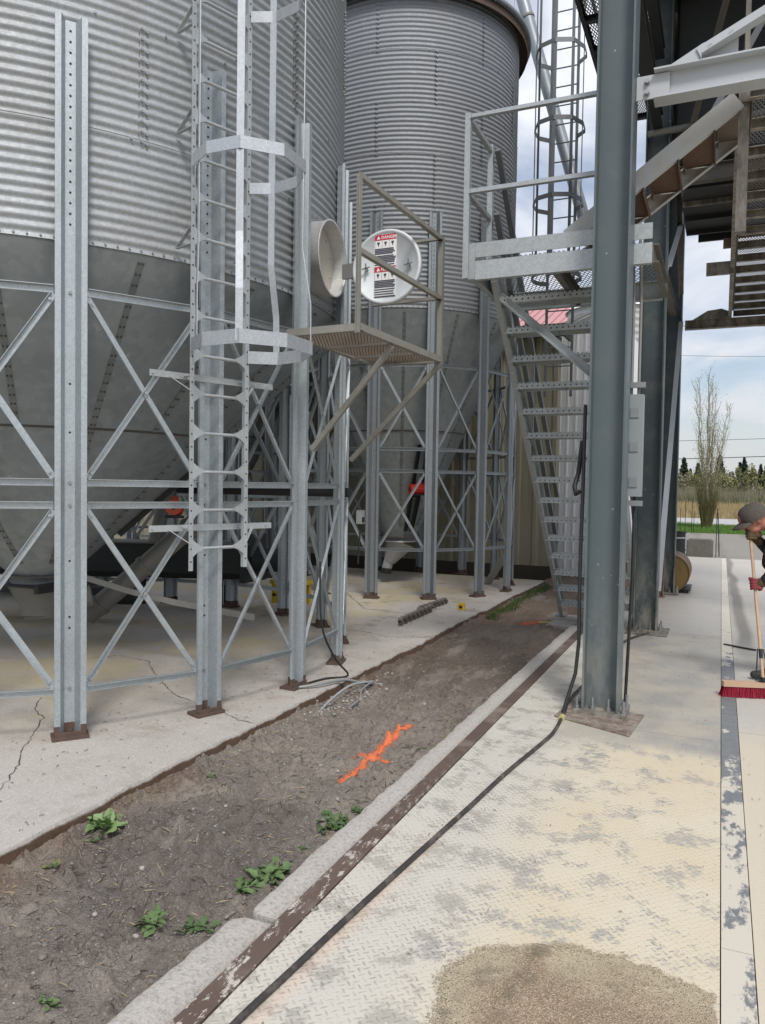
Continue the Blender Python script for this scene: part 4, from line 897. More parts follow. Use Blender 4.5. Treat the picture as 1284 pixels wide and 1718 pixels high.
b = MB(); b.chan(S(X0, Y0, 3.293), S(X1, Y0, 3.293), .05, .145, .008, flip=-1); b.build('edge_channel', M_stair, ld)
b = MB(); b.bb(S(X0, 0, 0).x - .002, S(X0, 0, 0).x + .05, S(0, Y0, 0).y - .01, S(0, Y0, 0).y - .002, 3.225, 3.50); b.build('corner_plate', M_stair, ld)
for x_ in (X0, -1.22, X1):
    b = MB(); b.chan(S(x_, Y0 + .012, 3.29), S(x_, Y1, 3.29), .045, .13, .008, flip=1); b.build('joist', M_under if x_ > X0 else M_stair, ld)
b = MB(); b.chan(S(X0, Y1, 3.285), S(X1, Y1, 3.285), .05, .16, .008); b.build('edge_channel', M_stair, ld)
b = MB(); b.bb(S(X0, 0, 0).x - .004, S(X0, 0, 0).x + .004, S(0, Y0 + .01, 0).y, S(0, Y1, 0).y, 3.392, 3.50); b.build('toe_plate', M_stair, ld)
b = MB(); b.grating(S(X0 + .01, Y0 + .01, 3.376), (1, 0, 0), (0, 1, 0), X1 - X0 - .02, Y1 - Y0 - .02, .036, .10, .005, .003); b.build('mesh_floor', M_meshg, ld)
for p_ in ((X0 - .02, Y0 - .012), (X0 - .01, 6.42)):
    b = MB(); b.bar(S(p_[0], p_[1], 3.23), S(p_[0], p_[1], 4.50), .045, .045, (0, 1, 0)); b.build('guard_post', M_stair, ld)
for z_ in (4.475, 3.90):
    b = MB(); b.angle(S(X0, Y0 - .005, z_ - .02), S(X1 - .2, Y0 - .005, z_ - .02), .04, .045, .006, (0, 0, 1), 1, 1); b.build('guard_rail', M_stair, ld)
    b = MB(); b.bar(S(X0 - .02, Y0, z_), S(X0 - .01, 6.42, z_ - .02), .036, .036); b.build('guard_rail', M_stair, ld)
b = MB(); b.angle(S(-1.78, 6.45, 3.22), S(-.88, 5.80, 2.42), .05, .05, .006); b.build('knee_brace', M_stair, ld)
# concrete pavers under the stair foot
t = thing('concrete_paver', 'square concrete paver carrying the left foot of the staircase', 'paver', (-1.74, 9.72, -.08)); M_pav = plain('paver_concrete', (.36, .34, .31), .9, 0, .2, 9, bump=.3)
b = MB(); b.box((0, 0, .04), (.34, .3, .07), .1); t2 = b.build('slab', M_pav, t)
t = thing('concrete_paver', 'broken concrete paver lying tilted in front of the stair foot', 'paver', (-1.72, 9.36, -.09))
b = MB(); b.box((0, 0, .03), (.3, .26, .06), -.25, None); b.build('slab', M_pav, t).rotation_euler = (.08, -.05, 0)

# caged ladder in front of the sky and the slanting spout
cl = thing('caged_ladder', 'tall thin caged access ladder rising behind the landing into the sky', 'ladder', (-2.5, 12.3, 3.1))
for s_ in (-.21, .21):
    b = MB(); b.bar((s_, .42, 0), (s_, .42, 8), .045, .012); b.build('rail', M_lad2, cl)
b = MB(); b.tube([(-.21, .42, .2), (.21, .42, .2)], .011, 6); r_ = b.build('rung', M_lad2, cl)
for i in range(1, 26): copy_part(r_, cl, loc=(0, 0, i * .3))
HP = [(-.21, .42), (-.37, .25), (-.38, 0), (-.26, -.28), (0, -.38), (.26, -.28), (.38, 0), (.37, .25), (.21, .42)]
for i in range(6):
    b = MB(); z_ = 1.84 + i * 1.16
    for (a, e_), (c_, d_) in zip(HP, HP[1:]): b.bar((a, e_, z_), (c_, d_, z_), .008, .07)
    b.build('cage_hoop', M_lad2, cl)
for i in (2, 3, 4, 5, 6):
    b = MB(); a, e_ = HP[i]; b.bar((a * .97, e_ * .97, 1.8), (a * .97, e_ * .97, 8), .05, .008, (a, e_, 0)); b.build('cage_strap', M_lad2, cl)
tube_thing('spout_pipe', 'long grey grain spout slanting down behind the caged ladder', 'spout', [(-3.85, 13.5, 11.6), (-2.223, 13.5, 6.02), (-1.75, 13.5, 4.4)], .105, plain('spout_grey', (.30, .33, .35), .45, .4, .12), (.25, .75))
# electrical gear on the back of the front column
t = thing('electrical_box', 'tall grey electrical enclosure mounted behind the front teal column', 'electrical box', (-.60, 5.98, 1.55)); M_el = plain('enclosure_grey', (.27, .30, .315), .45, .1, .08)
b = MB(); b.bb(-.06, .06, -.05, .05, 0, .75); b.build('enclosure', M_el, t)
for z_ in (.07, .33, .58): b = MB(); b.bb(-.03, .03, -.058, -.05, z_, z_ + .07); b.build('cover_plate', plain('cover_grey', (.22, .24, .25), .5), t)
for z_ in (-.05, .82):
    b = MB(); b.bb(-.09, .07, -.04, -.012, z_ - .02, z_ + .02); b.bb(-.15, -.09, -.06, .06, z_ - .02, z_ + .02); b.build('strut', M_bolt, t)
for dx in (-.03, .02): b = MB(); b.tube([(dx, 0, .75), (dx, .01, 1.4), (dx - .02, .02, 2.0)], .011, 8); b.build('conduit', M_pipe, t)
b = MB(); b.tube([(.01, 0, 0), (.01, 0, -.6), (-.02, .02, -1.545)], .012, 8); b.build('conduit', M_black, t)
pts = [(-.905, 5.62, 2.2), (-.905, 5.60, 1.6), (-.91, 5.585, 1.0), (-.905, 5.58, .5), (-.92, 5.56, .28), (-.97, 5.50, .08), (-.985, 5.48, .012)]
tube_thing('power_cable', 'thick black power cable running down the left flange of the front teal column', 'cable', pts, .013, M_black)
b = MB(); b.tube([(-.95, 5.8, 1.95), (-.955, 5.7, 1.72), (-.975, 5.66, 1.62), (-.96, 5.64, 1.56), (-.93, 5.62, 1.58)], .017, 8); tag(b.build('cable_loop', M_black), 'short black cable loop sticking out left of the front teal column', 'cable')
# ------------------------------------------------------------------ buildings behind
n = N('tan_ribbed_siding'); x, y, z = n.xyz(); f = n.noise(1.2, 6, .6); st = n.noise(2, 5, .6, n.scale(n.obj(), (6, 6, .4)))
c = n.mix(f, (.27, .25, .18), (.34, .315, .23)); c = n.mix(n.m('MULTIPLY', n.ss(st, .5, .75), .5), c, (.13, .115, .08)); M_tan = n.fin(c, .55, .1)
M_wht = plain('white_siding', (.80, .81, .82), .5, 0, .06, 2)
def ribbed(b, x0, x1, y0, z0, z1, pitch=.19, dep=.018, ax='x'):
    P_ = []; x_ = x0
    while x_ < x1:
        P_ += [(x_, 0), (x_ + pitch * .62, 0), (x_ + pitch * .72, dep), (x_ + pitch * .90, dep)]; x_ += pitch
    P_.append((x1, 0)); k = len(P_)
    if ax == 'x': vs_ = [(a, y0 - d, z0) for a, d in P_] + [(a, y0 - d, z1) for a, d in P_]
    else: vs_ = [(y0 + d, a, z0) for a, d in P_] + [(y0 + d, a, z1) for a, d in P_]
    b.add(vs_, [(i, i + 1, k + i + 1, k + i) for i in range(k - 1)])
t = thing('metal_shed', 'long tan ribbed metal shed behind the bins with a dark eave', 'shed', (-2.82, 14.2, 0))
b = MB(); ribbed(b, -11.5, 0, 0, .16, 4.4, .33, .03); ribbed(b, 0, .28, 0, .16, 4.4, .33, .03, 'y'); b.build('wall', M_tan, t)
b = MB(); b.bb(-11.5, .012, -.03, .02, -.1, .16); b.bb(-.02, .02, .02, .28, -.1, .16); b.build('base_board', plain('dark_base_board', (.05, .04, .03), .8), t)
b = MB(); b.bb(-11.7, .20, -.28, -.24, 4.32, 4.55); b.bb(.16, .20, -.24, .3, 4.32, 4.55); b.bb(-11.7, .16, -.24, 0, 4.40, 4.44); b.build('fascia', M_darkm, t)
b = MB(); b.add([(-11.7, -.28, 4.555), (.2, -.28, 4.555), (.2, .3, 4.60), (-11.7, .3, 4.60)], [(0, 1, 2, 3)]); b.build('roof', M_tan, t)
b = MB(); b.bb(-.03, .035, -.035, .03, .16, 4.36); b.build('corner_trim', plain('tan_trim', (.26, .235, .18), .5), t)
t = thing('white_barn', 'white ribbed metal building seen between the staircase treads', 'building', (-2.60, 14.9, 0))
b = MB(); ribbed(b, -4, .85, 0, -.12, 4.6, .15, .02)
b.add([(-4, -.002, 4.6), (.85, -.002, 4.6), (.85, -.002, 4.78), (.55, -.002, 4.98), (-.4, -.002, 4.62), (-4, -.002, 4.61)], [(0, 1, 2, 3, 4, 5)]); b.bb(.83, .85, 0, 5, -.12, 4.78); b.build('wall', M_wht, t)
b = MB(); b.bar((-.5, -.05, 4.62), (.55, -.05, 5.02), .1, .05); b.bar((.55, -.05, 5.02), (.9, -.05, 4.78), .1, .05); b.build('roof_edge', plain('roof_edge_white', (.5, .5, .5), .5), t)
b = MB(); b.bb(.05, .28, -.03, .0, 2.0, 2.35); b.build('vent_box', M_wht, t)
b = MB(); b.bb(.30, .36, -.035, -.022, 1.35, 1.70); b.build('yellow_notice', plain('notice_yellow', (.6, .40, .12), .5), t)
b = MB(); b.bb(.55, .95, -.06, -.022, 1.45, 1.56); b.build('tap_bracket', M_bolt, t)
t = thing('red_roofed_barn', 'distant barn with faded red metal roof behind the white building', 'barn', (-3.2, 26, 0))
b = MB(); b.bb(-9, 0, .2, 7.8, -.1, 7.0); b.build('wall', plain('barn_wall', (.5, .49, .47), .7), t)
b = MB(); ribs = .3
b.add([(-9.2, 0, 7.05), (.2, 0, 7.05), (.2, 4, 8.67), (-9.2, 4, 8.67), (-9.2, 8, 7.05), (.2, 8, 7.05)], [(0, 1, 2, 3), (3, 2, 5, 4)])
for i in range(30): b.bar((-9.1 + i * .31, 0, 7.075), (-9.1 + i * .31, 4, 8.695), .04, .03)
b.build('roof', plain('faded_red_roof', (.50, .25, .25), .5, .1, .08), t)
t = thing('hopper_silo', 'small pale corrugated silo standing on legs far behind the tower columns', 'silo', (-2.95, 22, 0))
b = MB(); b.smooth = True; b.lathe([(1.12 + .012 * math.cos(i * math.pi / 3), 2.7 + i * .03) for i in range(126)], n=64); b.smooth = False; b.build('corrugated_wall', galv('pale_silo', (.50, .51, .51), .35, .5, .05), t)
b = MB(); b.smooth = True; b.lathe([(1.2, 6.44), (.9, 6.75), (.5, 7.1), (.2, 7.2), (.01, 7.22)], n=48); b.build('roof', M_wht, t)
b = MB(); b.smooth = True; b.lathe([(1.11, 2.7), (.15, 1.4)], n=48); b.build('hopper', M_legB, t)
for i in range(8):
    a = i * .785 + .3; b = MB(); b.bar((1.1 * math.cos(a), 1.1 * math.sin(a), 0), (1.1 * math.cos(a), 1.1 * math.sin(a), 3.2), .09, .09); b.build('leg', M_legB, t)

# ------------------------------------------------------------------ clutter along the deck
t = thing('rusty_steel_bin', 'rust red steel bin with a pale timber on top behind the stair foot', 'steel bin', (-1.3, 12.5, 0)); M_rr = painted('rust_red_paint', (.13, .035, .025), .25, .6)
b = MB(); b.bb(-.35, .33, -.3, .35, .1, .60); b.bb(-.37, .35, -.32, .37, .56, .60); b.build('box', M_rr, t)
b = MB(); b.bb(-.3, -.22, -.25, .3, 0, .1); b.bb(.2, .28, -.25, .3, 0, .1); b.build('skid', M_rr, t)
b = MB(); b.bar((-.5, -.22, .65), (.42, -.25, .65), .14, .09); b.build('timber', plain('pale_timber', (.42, .33, .22), .8, 0, .2, 12), t)
t = thing('red_post', 'short dark red steel post standing beside the third column', 'post', (-.80, 12.15, 0))
b = MB(); b.ibeam((0, 0, .01), (0, 0, .66), .09, .1, .008, .006, (1, 0, 0)); b.build('post', M_rr, t); b = MB(); b.bb(-.07, .07, -.07, .07, 0, .01); b.build('foot', M_rr, t)
def drum(name, label, loc, body, head, rot=None):
    t = thing(name, label, 'drum', loc)
    b = MB(); b.smooth = True
    pr = [(.01, .015), (.27, .015), (.29, .0), (.29, .02)] + [(.283 + (.010 if abs(z_ - .30) < .012 or abs(z_ - .59) < .012 else 0), z_) for z_ in np.linspace(.03, .86, 60)] + [(.29, .87), (.29, .89), (.278, .89), (.275, .872), (.01, .872)]
    b.lathe(pr, n=48); b.smooth = False; bd = b.build('shell', body, t)
    b = MB(); b.lathe([(.001, .8735), (.272, .8735), (.277, .892), (.292, .894), (.294, .868)], n=48); b.tube([(.17, .1, .874), (.17, .1, .889)], .03, 12); b.build('lid', head, t)
    if rot: t.rotation_euler = rot
    return t
M_drk = plain('drum_black', (.018, .022, .022), .75, .0, .3, 5)
d1 = drum('oil_drum', 'black upright oil drum with pale bands and a green label behind the third column', (-.82, 14.05, 0), M_drk, M_drk)
for z_ in (.80, .30):
    b = MB(); b.smooth = True; b.lathe([(.2935, z_ - .014), (.297, z_), (.2935, z_ + .014)], n=48); b.build('band', plain('drum_band', (.35, .37, .37), .5), d1)
b = MB(); b.smooth = True; b.lathe([(.2868, .38), (.2868, .52)], n=48); b.build('green_label', plain('label_green', (.02, .16, .09), .5, 0, .2), d1)
M_brs = plain('drum_tan_lid', (.24, .155, .055), .5, .2, .12, 5)
d2 = drum('oil_drum', 'tan ended oil drum lying on its side on a caster dolly', (-.70, 13.62, .315), plain('drum_brown', (.15, .10, .05), .5, .1), M_brs, (R(90), 0, 0))
t = thing('caster_dolly', 'low dolly on small casters under the lying drum', 'dolly', (-.70, 13.2, 0))
b = MB(); b.bb(-.3, .3, -.4, .4, .045, .06); b.build('frame', M_blksteel, t)
for sx_ in (-.26, .26):
    for sy_ in (-.36, .36): b = MB(); b.tube([(sx_ - .012, sy_, .024), (sx_ + .012, sy_, .024)], .024, 14); b.build('caster', M_black, t)
t = thing('concrete_block', 'weathered grey concrete block lying at the end of the deck', 'concrete block', (-.45, 21.05, -.055))
n = N('old_concrete'); f = n.noise(3, 7, .7); g = n.noise(16, 6, .7); c = n.mix(f, (.085, .082, .07), (.17, .163, .142)); c = n.mix(n.ss(g, .5, .7), c, (.07, .066, .053)); n.bump(g, .5, .02); M_old = n.fin(c, .95)
b = MB(); b.poly([(-.30, -.28), (.26, -.3), (.29, -.26), (.3, .26), (.26, .3), (-.28, .3), (-.31, .24), (-.32, -.24)], 0, .40); b.bb(-.27, .25, -.25, .26, .40, .43); b.build('block', M_old, t)
b = MB(); b.tube([(-.01, 21.2, -.06), (-.035, 21.2, .55), (-.075, 21.2, 1.15)], .013, 6); tag(b.build('marker_rod', M_blksteel), 'thin dark rod stuck upright beside the concrete block', 'rod')
b = MB(); b.tube([(-.085, 20.9, -.06), (-.085, 20.9, 1.06)], .009, 6); tag(b.build('fence_stake', M_blksteel), 'very thin stake leaning behind the dark rod', 'stake')
for i, (sx_, hh_) in enumerate(((-1.25, 1.2), (-1.02, 1.25), (-.95, .8), (-1.45, .9))):
    b = MB(); b.tube([(sx_, 31.8 + i * .2, -.06), (sx_ + .01, 31.8 + i * .2, hh_)], .012, 5); tag(b.build('plant_stake', M_blksteel), 'thin dark stake in the grass beside the slender tree', 'stake', 'thin stakes beside the tree')
b = MB(); b.bar((.07, 8.72, .008), (.36, 8.55, .008), .03, .014); tag(b.build('steel_strip', M_blksteel), 'dark steel strip lying on the apron beyond the broom', 'steel strip')

# hose across the deck
C_ = [(-1.272, 1.55), (-1.268, 1.75), (-1.263, 1.9), (-1.245, 2.106), (-1.206, 2.565), (-1.147, 3.175), (-1.10, 3.65), (-1.053, 4.164), (-.98, 4.75), (-.957, 5.02), (-.975, 5.45), (-1.0, 5.773), (-.98, 6.3), (-.93, 7.0), (-.9, 8.2), (-.78, 8.75), (-.68, 8.95)]
P_ = []
for i in range(len(C_) - 1):
    a, e = V((*C_[i], 0)), V((*C_[i + 1], 0)); p0 = V((*C_[max(i - 1, 0)], 0)); p3 = V((*C_[min(i + 2, len(C_) - 1)], 0))
    for k in range(6):
        t_ = k / 6; P_.append(.5 * (2 * a + (e - p0) * t_ + (2 * p0 - 5 * a + 4 * e - p3) * t_ * t_ + (3 * a - p0 - 3 * e + p3) * t_ ** 3))
P_ = [V((p.x, p.y, .013)) for p in P_]
b = MB(); b.tube(P_, .0115, 10)
n = N('dusty_black_rubber'); f = n.noise(9, 6, .7); M_hose = n.fin(n.mix(n.m('MULTIPLY', n.ss(f, .45, .7), .5), (.035, .032, .03), (.22, .19, .15)), .7)
hs = b.build('hose', M_hose); tag(hs, 'dark rubber cable snaking along the dusty steel deck to the front column', 'cable')
b = MB(); b.tube([(-.965, 5.30, .014), (-.968, 5.36, .014)], .022, 12); b.build('coupling', plain('coupling_yellow', (.45, .42, .18), .6), hs)

# weeds in the earth strip
M_weed = plain('weed_leaf', (.105, .165, .06), .6, 0, .5, 22); M_weed2 = plain('weed_leaf_dark', (.075, .12, .045), .6, 0, .45, 22)
def weed(x_, y_, r_, nl_, label, seed, up=.6, mat=M_weed):
    r_ *= .88; rg = random.Random(seed); zb = float(earth_h(np.array([x_]), np.array([y_]))[0])
    t = thing('weed', label, 'weed', (x_, y_, zb), 'weeds in the bare earth strip')
    b = MB(); b.smooth = True; s_ = MB()
    for i in range(int(nl_ * 1.8)):
        a = rg.random() * 6.28; L_ = r_ * (.32 + .55 * rg.random() ** 1.3); el = up * (.3 + rg.random()); w_ = L_ * (.17 + .13 * rg.random())
        o_ = V((rg.gauss(0, r_ * .28), rg.gauss(0, r_ * .28), .0)); d_ = V((math.cos(a), math.sin(a), 0)); sd_ = V((-d_.y, d_.x, 0)); tw_ = rg.gauss(0, .35)
        pts = []
        for k in range(6):
            q = k / 5; h_ = math.sin(el) * L_ * q * 1.1 - .55 * L_ * q * q * (.5 + rg.random() * .2) + .01
            ww = w_ * (math.sin(math.pi * min(1, .08 + q * .97)) ** .7) * (1 + .22 * math.sin(k * 4 + i))
            c0 = o_ + d_ * (L_ * q * math.cos(el) + .01) + V((0, 0, max(h_, .004)))
            pts += [c0 + sd_ * ww + V((0, 0, ww * (.35 + tw_))), c0 - V((0, 0, ww * .12)), c0 - sd_ * ww + V((0, 0, ww * (.35 - tw_)))]
        b.add(pts, [(3 * k + j, 3 * k + j + 1, 3 * k + j + 4, 3 * k + j + 3) for k in range(5) for j in (0, 1)])
        s_.tube([V((0, 0, -.01)), o_ * .6 + V((0, 0, .012)), pts[4]], .0022, 5)
    b.build('leaves', mat, t); s_.build('stems', M_weed2, t)
weed(-2.70, 2.83, .12, 24, 'bright green bushy weed against the pad edge beside the drying mud', 1, .9, plain('weed_leaf_bright', (.17, .26, .10), .6, 0, .4, 18))
weed(-2.65, 2.71, .05, 6, 'tiny green sprout just below the bushy weed at the pad edge', 21, .7)
weed(-1.73, 3.36, .12, 30, 'dense dark green weed against the far kerb length, above the broken kerb joint', 2, .6, M_weed2)
weed(-1.66, 3.52, .06, 10, 'small weed touching the top of the dense kerbside weed', 22, .6, M_weed2)
weed(-1.74, 2.80, .11, 22, 'broad leaved weed beside the broken kerb joint', 3)
weed(-1.78, 2.66, .09, 14, 'lower weed spreading next to the broad leaved one', 23, .4)
weed(-1.92, 2.26, .085, 16, 'flat spreading weed in the mud, below the kerb joint', 4, .45)
weed(-1.78, 2.34, .085, 12, 'ragged dark weed beside the near kerb length', 5, .5, M_weed2)
weed(-1.93, 1.78, .055, 9, 'little weed at the nearest corner of the earth strip', 6)
weed(-1.72, 3.05, .035, 5, 'single sprout between the two kerbside weeds', 7)
weed(-2.66, 3.62, .05, 6, 'thin sprouting weed by the pad edge near the pale sand', 8, .8)
weed(-1.72, 4.55, .05, 8, 'dark little weed by the kerb below the orange cross', 9, .3, M_weed2)
weed(-2.62, 2.45, .05, 7, 'faint yellowish sprout in the mud near the bushy weed', 10, .9, plain('weed_dry', (.13, .15, .05), .7, 0, .3))
# grass fringe at the far pad edge
vs_, fs_ = [], []
for i in range(1400):
    y_ = rng.uniform(9.4, 13.2); x_ = -2.74 + abs(rng.normal(0, .06)) + .05 * vnoise(np.array([y_ * 2.]), np.array([0.]), 3)[0]
    if vnoise(np.array([y_ * 1.3]), np.array([1.]), 8)[0] < .35: continue
    h_ = rng.uniform(.03, .10); a = rng.uniform(0, 6.28); k = len(vs_); dx, dy = math.cos(a) * .006, math.sin(a) * .006; lx, ly = rng.normal(0, .025, 2)
    vs_ += [(x_ - dx, y_ - dy, -.1), (x_ + dx, y_ + dy, -.1), (x_ + lx, y_ + ly, -.08 + h_)]; fs_.append((k, k + 1, k + 2))
tag(npmesh('grass_fringe', vs_, fs_, plain('fringe_grass', (.075, .12, .03), .8, 0, .5, 9)), kind='stuff')

# thin grass in the joints along the kerb and the pad edge
vs_, fs_ = [], []
for i in range(1500):
    y_ = rng.uniform(1.3, 8.5); k_ = rng.random() < .55
    if vnoise(np.array([y_ * 1.9]), np.array([3. if k_ else 9.]), 18)[0] < .62: continue
    x_ = (-1.60 - abs(rng.normal(0, .03))) if k_ else (-2.76 + abs(rng.normal(0, .03)))
    h_ = rng.uniform(.012, .05); a = rng.uniform(0, 6.28); k = len(vs_); dx, dy = math.cos(a) * .0022, math.sin(a) * .0022; lx, ly = rng.normal(0, .02, 2); z_ = float(earth_h(np.array([x_]), np.array([y_]))[0])
    vs_ += [(x_ - dx, y_ - dy, z_ - .004), (x_ + dx, y_ + dy, z_ - .004), (x_ + lx, y_ + ly, z_ + h_)]; fs_.append((k, k + 1, k + 2))
tag(npmesh('joint_grass', vs_, fs_, plain('joint_grass_blade', (.13, .15, .055), .8, 0, .5, 9)), kind='stuff')

# gravel and crumbs on the earth
def pebbles(name, spots, mat, smin, smax, seed, zf):
    rg = np.random.default_rng(seed); ph_ = (1 + 5 ** .5) / 2
    ico = np.array([(-1, ph_, 0), (1, ph_, 0), (-1, -ph_, 0), (1, -ph_, 0), (0, -1, ph_), (0, 1, ph_), (0, -1, -ph_), (0, 1, -ph_), (ph_, 0, -1), (ph_, 0, 1), (-ph_, 0, -1), (-ph_, 0, 1)]) / 1.9
    ifc = np.array([(0, 11, 5), (0, 5, 1), (0, 1, 7), (0, 7, 10), (0, 10, 11), (1, 5, 9), (5, 11, 4), (11, 10, 2), (10, 7, 6), (7, 1, 8), (3, 9, 4), (3, 4, 2), (3, 2, 6), (3, 6, 8), (3, 8, 9), (4, 9, 5), (2, 4, 11), (6, 2, 10), (8, 6, 7), (9, 8, 1)])
    vv, ff = [], []
    for i, (x_, y_) in enumerate(spots):
        s_ = smin + (smax - smin) * rg.random() ** 2.2; a = rg.random() * 6.28; R_ = np.array([(math.cos(a), -math.sin(a), 0), (math.sin(a), math.cos(a), 0), (0, 0, 1)])
        p = ico * rg.uniform(.75, 1.2, (12, 1)) * np.array([s_, s_ * rg.uniform(.6, 1), s_ * rg.uniform(.4, .75)]); p = p @ R_.T + np.array([x_, y_, zf(x_, y_) + s_ * .2]); vv.append(p); ff.append(ifc + 12 * i)
    return tag(npmesh(name, np.concatenate(vv), np.concatenate(ff), mat), kind='stuff')
eh = lambda x_, y_: float(earth_h(np.array([x_]), np.array([y_]))[0])
n = N('gravel_stone'); pc = n.vor(30, out='Color'); s3 = n.node('ShaderNodeSeparateColor'); n.put(s3.inputs[0], pc); M_stone = n.fin(n.mix(s3.outputs[0], (.16, .145, .125), (.40, .38, .35)), .85)
sp_ = [(-2.66 + rng.normal(0, .09), 5.35 + rng.normal(0, .38)) for i in range(520)] + [(rng.uniform(-2.75, -1.65), rng.uniform(1.3, 7)) for i in range(170)]
pebbles('gravel', [q for q in sp_ if -2.8 < q[0] < -1.6], M_stone, .004, .020, 3, eh)
n = N('clod_earth'); M_clod = n.fin(n.mix(n.noise(40, 4), (.11, .098, .088), (.26, .235, .21)), .95)
pebbles('earth_clods', [(rng.uniform(-2.8, -1.64), rng.uniform(1.25, 4.4)) for i in range(3400)], M_clod, .002, .011, 4, eh)

# straw, dead stems and husks that lie about
def litter(name, spots, lmin, lmax, wd, mat, seed, zf):
    rg = np.random.default_rng(seed); vv, ff = [], []
    for x_, y_ in spots:
        a = rg.random() * 6.28; L_ = rg.uniform(lmin, lmax); dx, dy = math.cos(a) * L_ / 2, math.sin(a) * L_ / 2; sx_, sy_ = -math.sin(a) * wd, math.cos(a) * wd; z0, z1 = zf(x_ - dx, y_ - dy) + .003 + rg.random() * .006, zf(x_ + dx, y_ + dy) + .003 + rg.random() * .006; k = len(vv)
        vv += [(x_ - dx - sx_, y_ - dy - sy_, z0), (x_ - dx + sx_, y_ - dy + sy_, z0), (x_ + dx + sx_, y_ + dy + sy_, z1), (x_ + dx - sx_, y_ + dy - sy_, z1), (x_, y_, (z0 + z1) / 2 + .004)]; ff += [(k, k + 3, k + 4), (k + 3, k + 2, k + 4), (k + 2, k + 1, k + 4), (k + 1, k, k + 4)]
    tag(npmesh(name, vv, ff, mat), kind='stuff')
M_straw = plain('straw', (.36, .29, .18), .85, 0, .5, 20)
litter('straw_litter', [(rng.uniform(-2.78, -1.62), rng.uniform(1.3, 5.5)) for i in range(300)], .012, .06, .0013, M_straw, 5, eh)
litter('dead_stems', [(rng.uniform(-2.78, -1.62), rng.uniform(1.3, 6)) for i in range(420)], .01, .05, .002, plain('dead_stem', (.055, .043, .034), .95, 0, .4, 20), 6, eh)
litter('pad_litter', [(-2.85 - abs(rng.normal(0, .8)), rng.uniform(2.4, 12)) for i in range(420)], .006, .035, .0018, plain('pad_chaff', (.14, .11, .085), .9, 0, .5, 20), 7, lambda a, b_: .0)
litter('deck_chaff', [(rng.uniform(-1.35, 1.0), rng.uniform(1.4, 12)) for i in range(420)], .004, .02, .0014, plain('deck_chaff_straw', (.20, .155, .10), .9, 0, .5, 20), 8, lambda a, b_: .0)

# sprayed orange marks, draped over the earth
n = N('orange_spray'); f = n.noise(110, 5, .8); g = n.noise(14, 4)
tb = n.node('ShaderNodeBsdfTransparent'); ms = n.node('ShaderNodeMixShader')
n.fin(n.mix(g, (.62, .115, .04), (.66, .20, .09)), .9)
uv = n.node('ShaderNodeAttribute', attribute_name='edge').outputs['Fac']
n.put(ms.inputs[0], n.ss(n.m('ADD', uv, n.m('MULTIPLY', n.m('SUBTRACT', f, .5), 2.6)), .34, .95)); n.t.links.new(tb.outputs[0], ms.inputs[1]); n.t.links.new(n.b.outputs[0], ms.inputs[2]); n.t.links.new(ms.outputs[0], n.out.inputs[0])
M_spray = n.mat
def spray(name, label, strokes, lat, amp=1.):
    """a patch on the earth's own lattice, a hair above it, so that the paint follows every clod"""
    x0_, sx_, y0_, sy_ = lat; P_ = [p for s_ in strokes for p in s_[:2]]
    xs = x0_ + sx_ * np.arange(int((min(p[0] for p in P_) - .12 - x0_) / sx_), int((max(p[0] for p in P_) + .12 - x0_) / sx_)); ys = y0_ + sy_ * np.arange(int((min(p[1] for p in P_) - .12 - y0_) / sy_), int((max(p[1] for p in P_) + .12 - y0_) / sy_))
    X_, Y_ = np.meshgrid(xs, ys); E_ = np.zeros_like(X_)
    for a_, c_, w_ in strokes:
        L_ = math.hypot(c_[0] - a_[0], c_[1] - a_[1]); dx, dy = (c_[0] - a_[0]) / L_, (c_[1] - a_[1]) / L_
        t_ = np.clip(((X_ - a_[0]) * dx + (Y_ - a_[1]) * dy) / L_, 0, 1); d_ = np.hypot(X_ - a_[0] - t_ * L_ * dx - .015 * np.sin(t_ * 6), Y_ - a_[1] - t_ * L_ * dy)
        E_ = np.maximum(E_, amp * 1.15 * np.exp(-(d_ / w_) ** 2 * .9))
    ny, nx = X_.shape; I = np.arange(nx * ny).reshape(ny, nx); f = np.stack([I[:-1, :-1], I[:-1, 1:], I[1:, 1:], I[1:, :-1]], -1).reshape(-1, 4); f = f[E_.ravel()[f].max(1) > .02]
    us, iv = np.unique(f, return_inverse=True); v = np.stack([X_, Y_, earth_h(X_, Y_) + .0025], -1).reshape(-1, 3)[us]
    o = npmesh(name, v, iv.reshape(-1, 4), M_spray, smooth=True); at_ = o.data.attributes.new('edge', 'FLOAT', 'POINT'); at_.data.foreach_set('value', E_.ravel()[us]); return tag(o, label, 'paint mark')
spray('paint_mark', 'bright orange sprayed cross on the bare earth beside the kerb', [((-1.925, 3.88), (-1.965, 4.98), .036), ((-2.04, 4.24), (-1.83, 4.29), .022)], (-2.86, .011, 1.2, .0125))
spray('paint_mark', 'faint orange sprayed mark on the far earth near the stair foot', [((-2.20, 9.35), (-2.05, 9.65), .06), ((-2.22, 9.55), (-2.0, 9.5), .04)], (-2.86, .026, 6.1995, .04), amp=.75)
b = MB(); b.tube([(-2.05, 9.52, eh(-2.05, 9.52) + .01), (-1.9, 9.55, -.06), (-1.74, 9.58, -.06)], .008, 6); tag(b.build('string_line', plain('yellow_string', (.6, .6, .15), .7)), 'pale yellow string from the far orange mark to the stair foot', 'string')

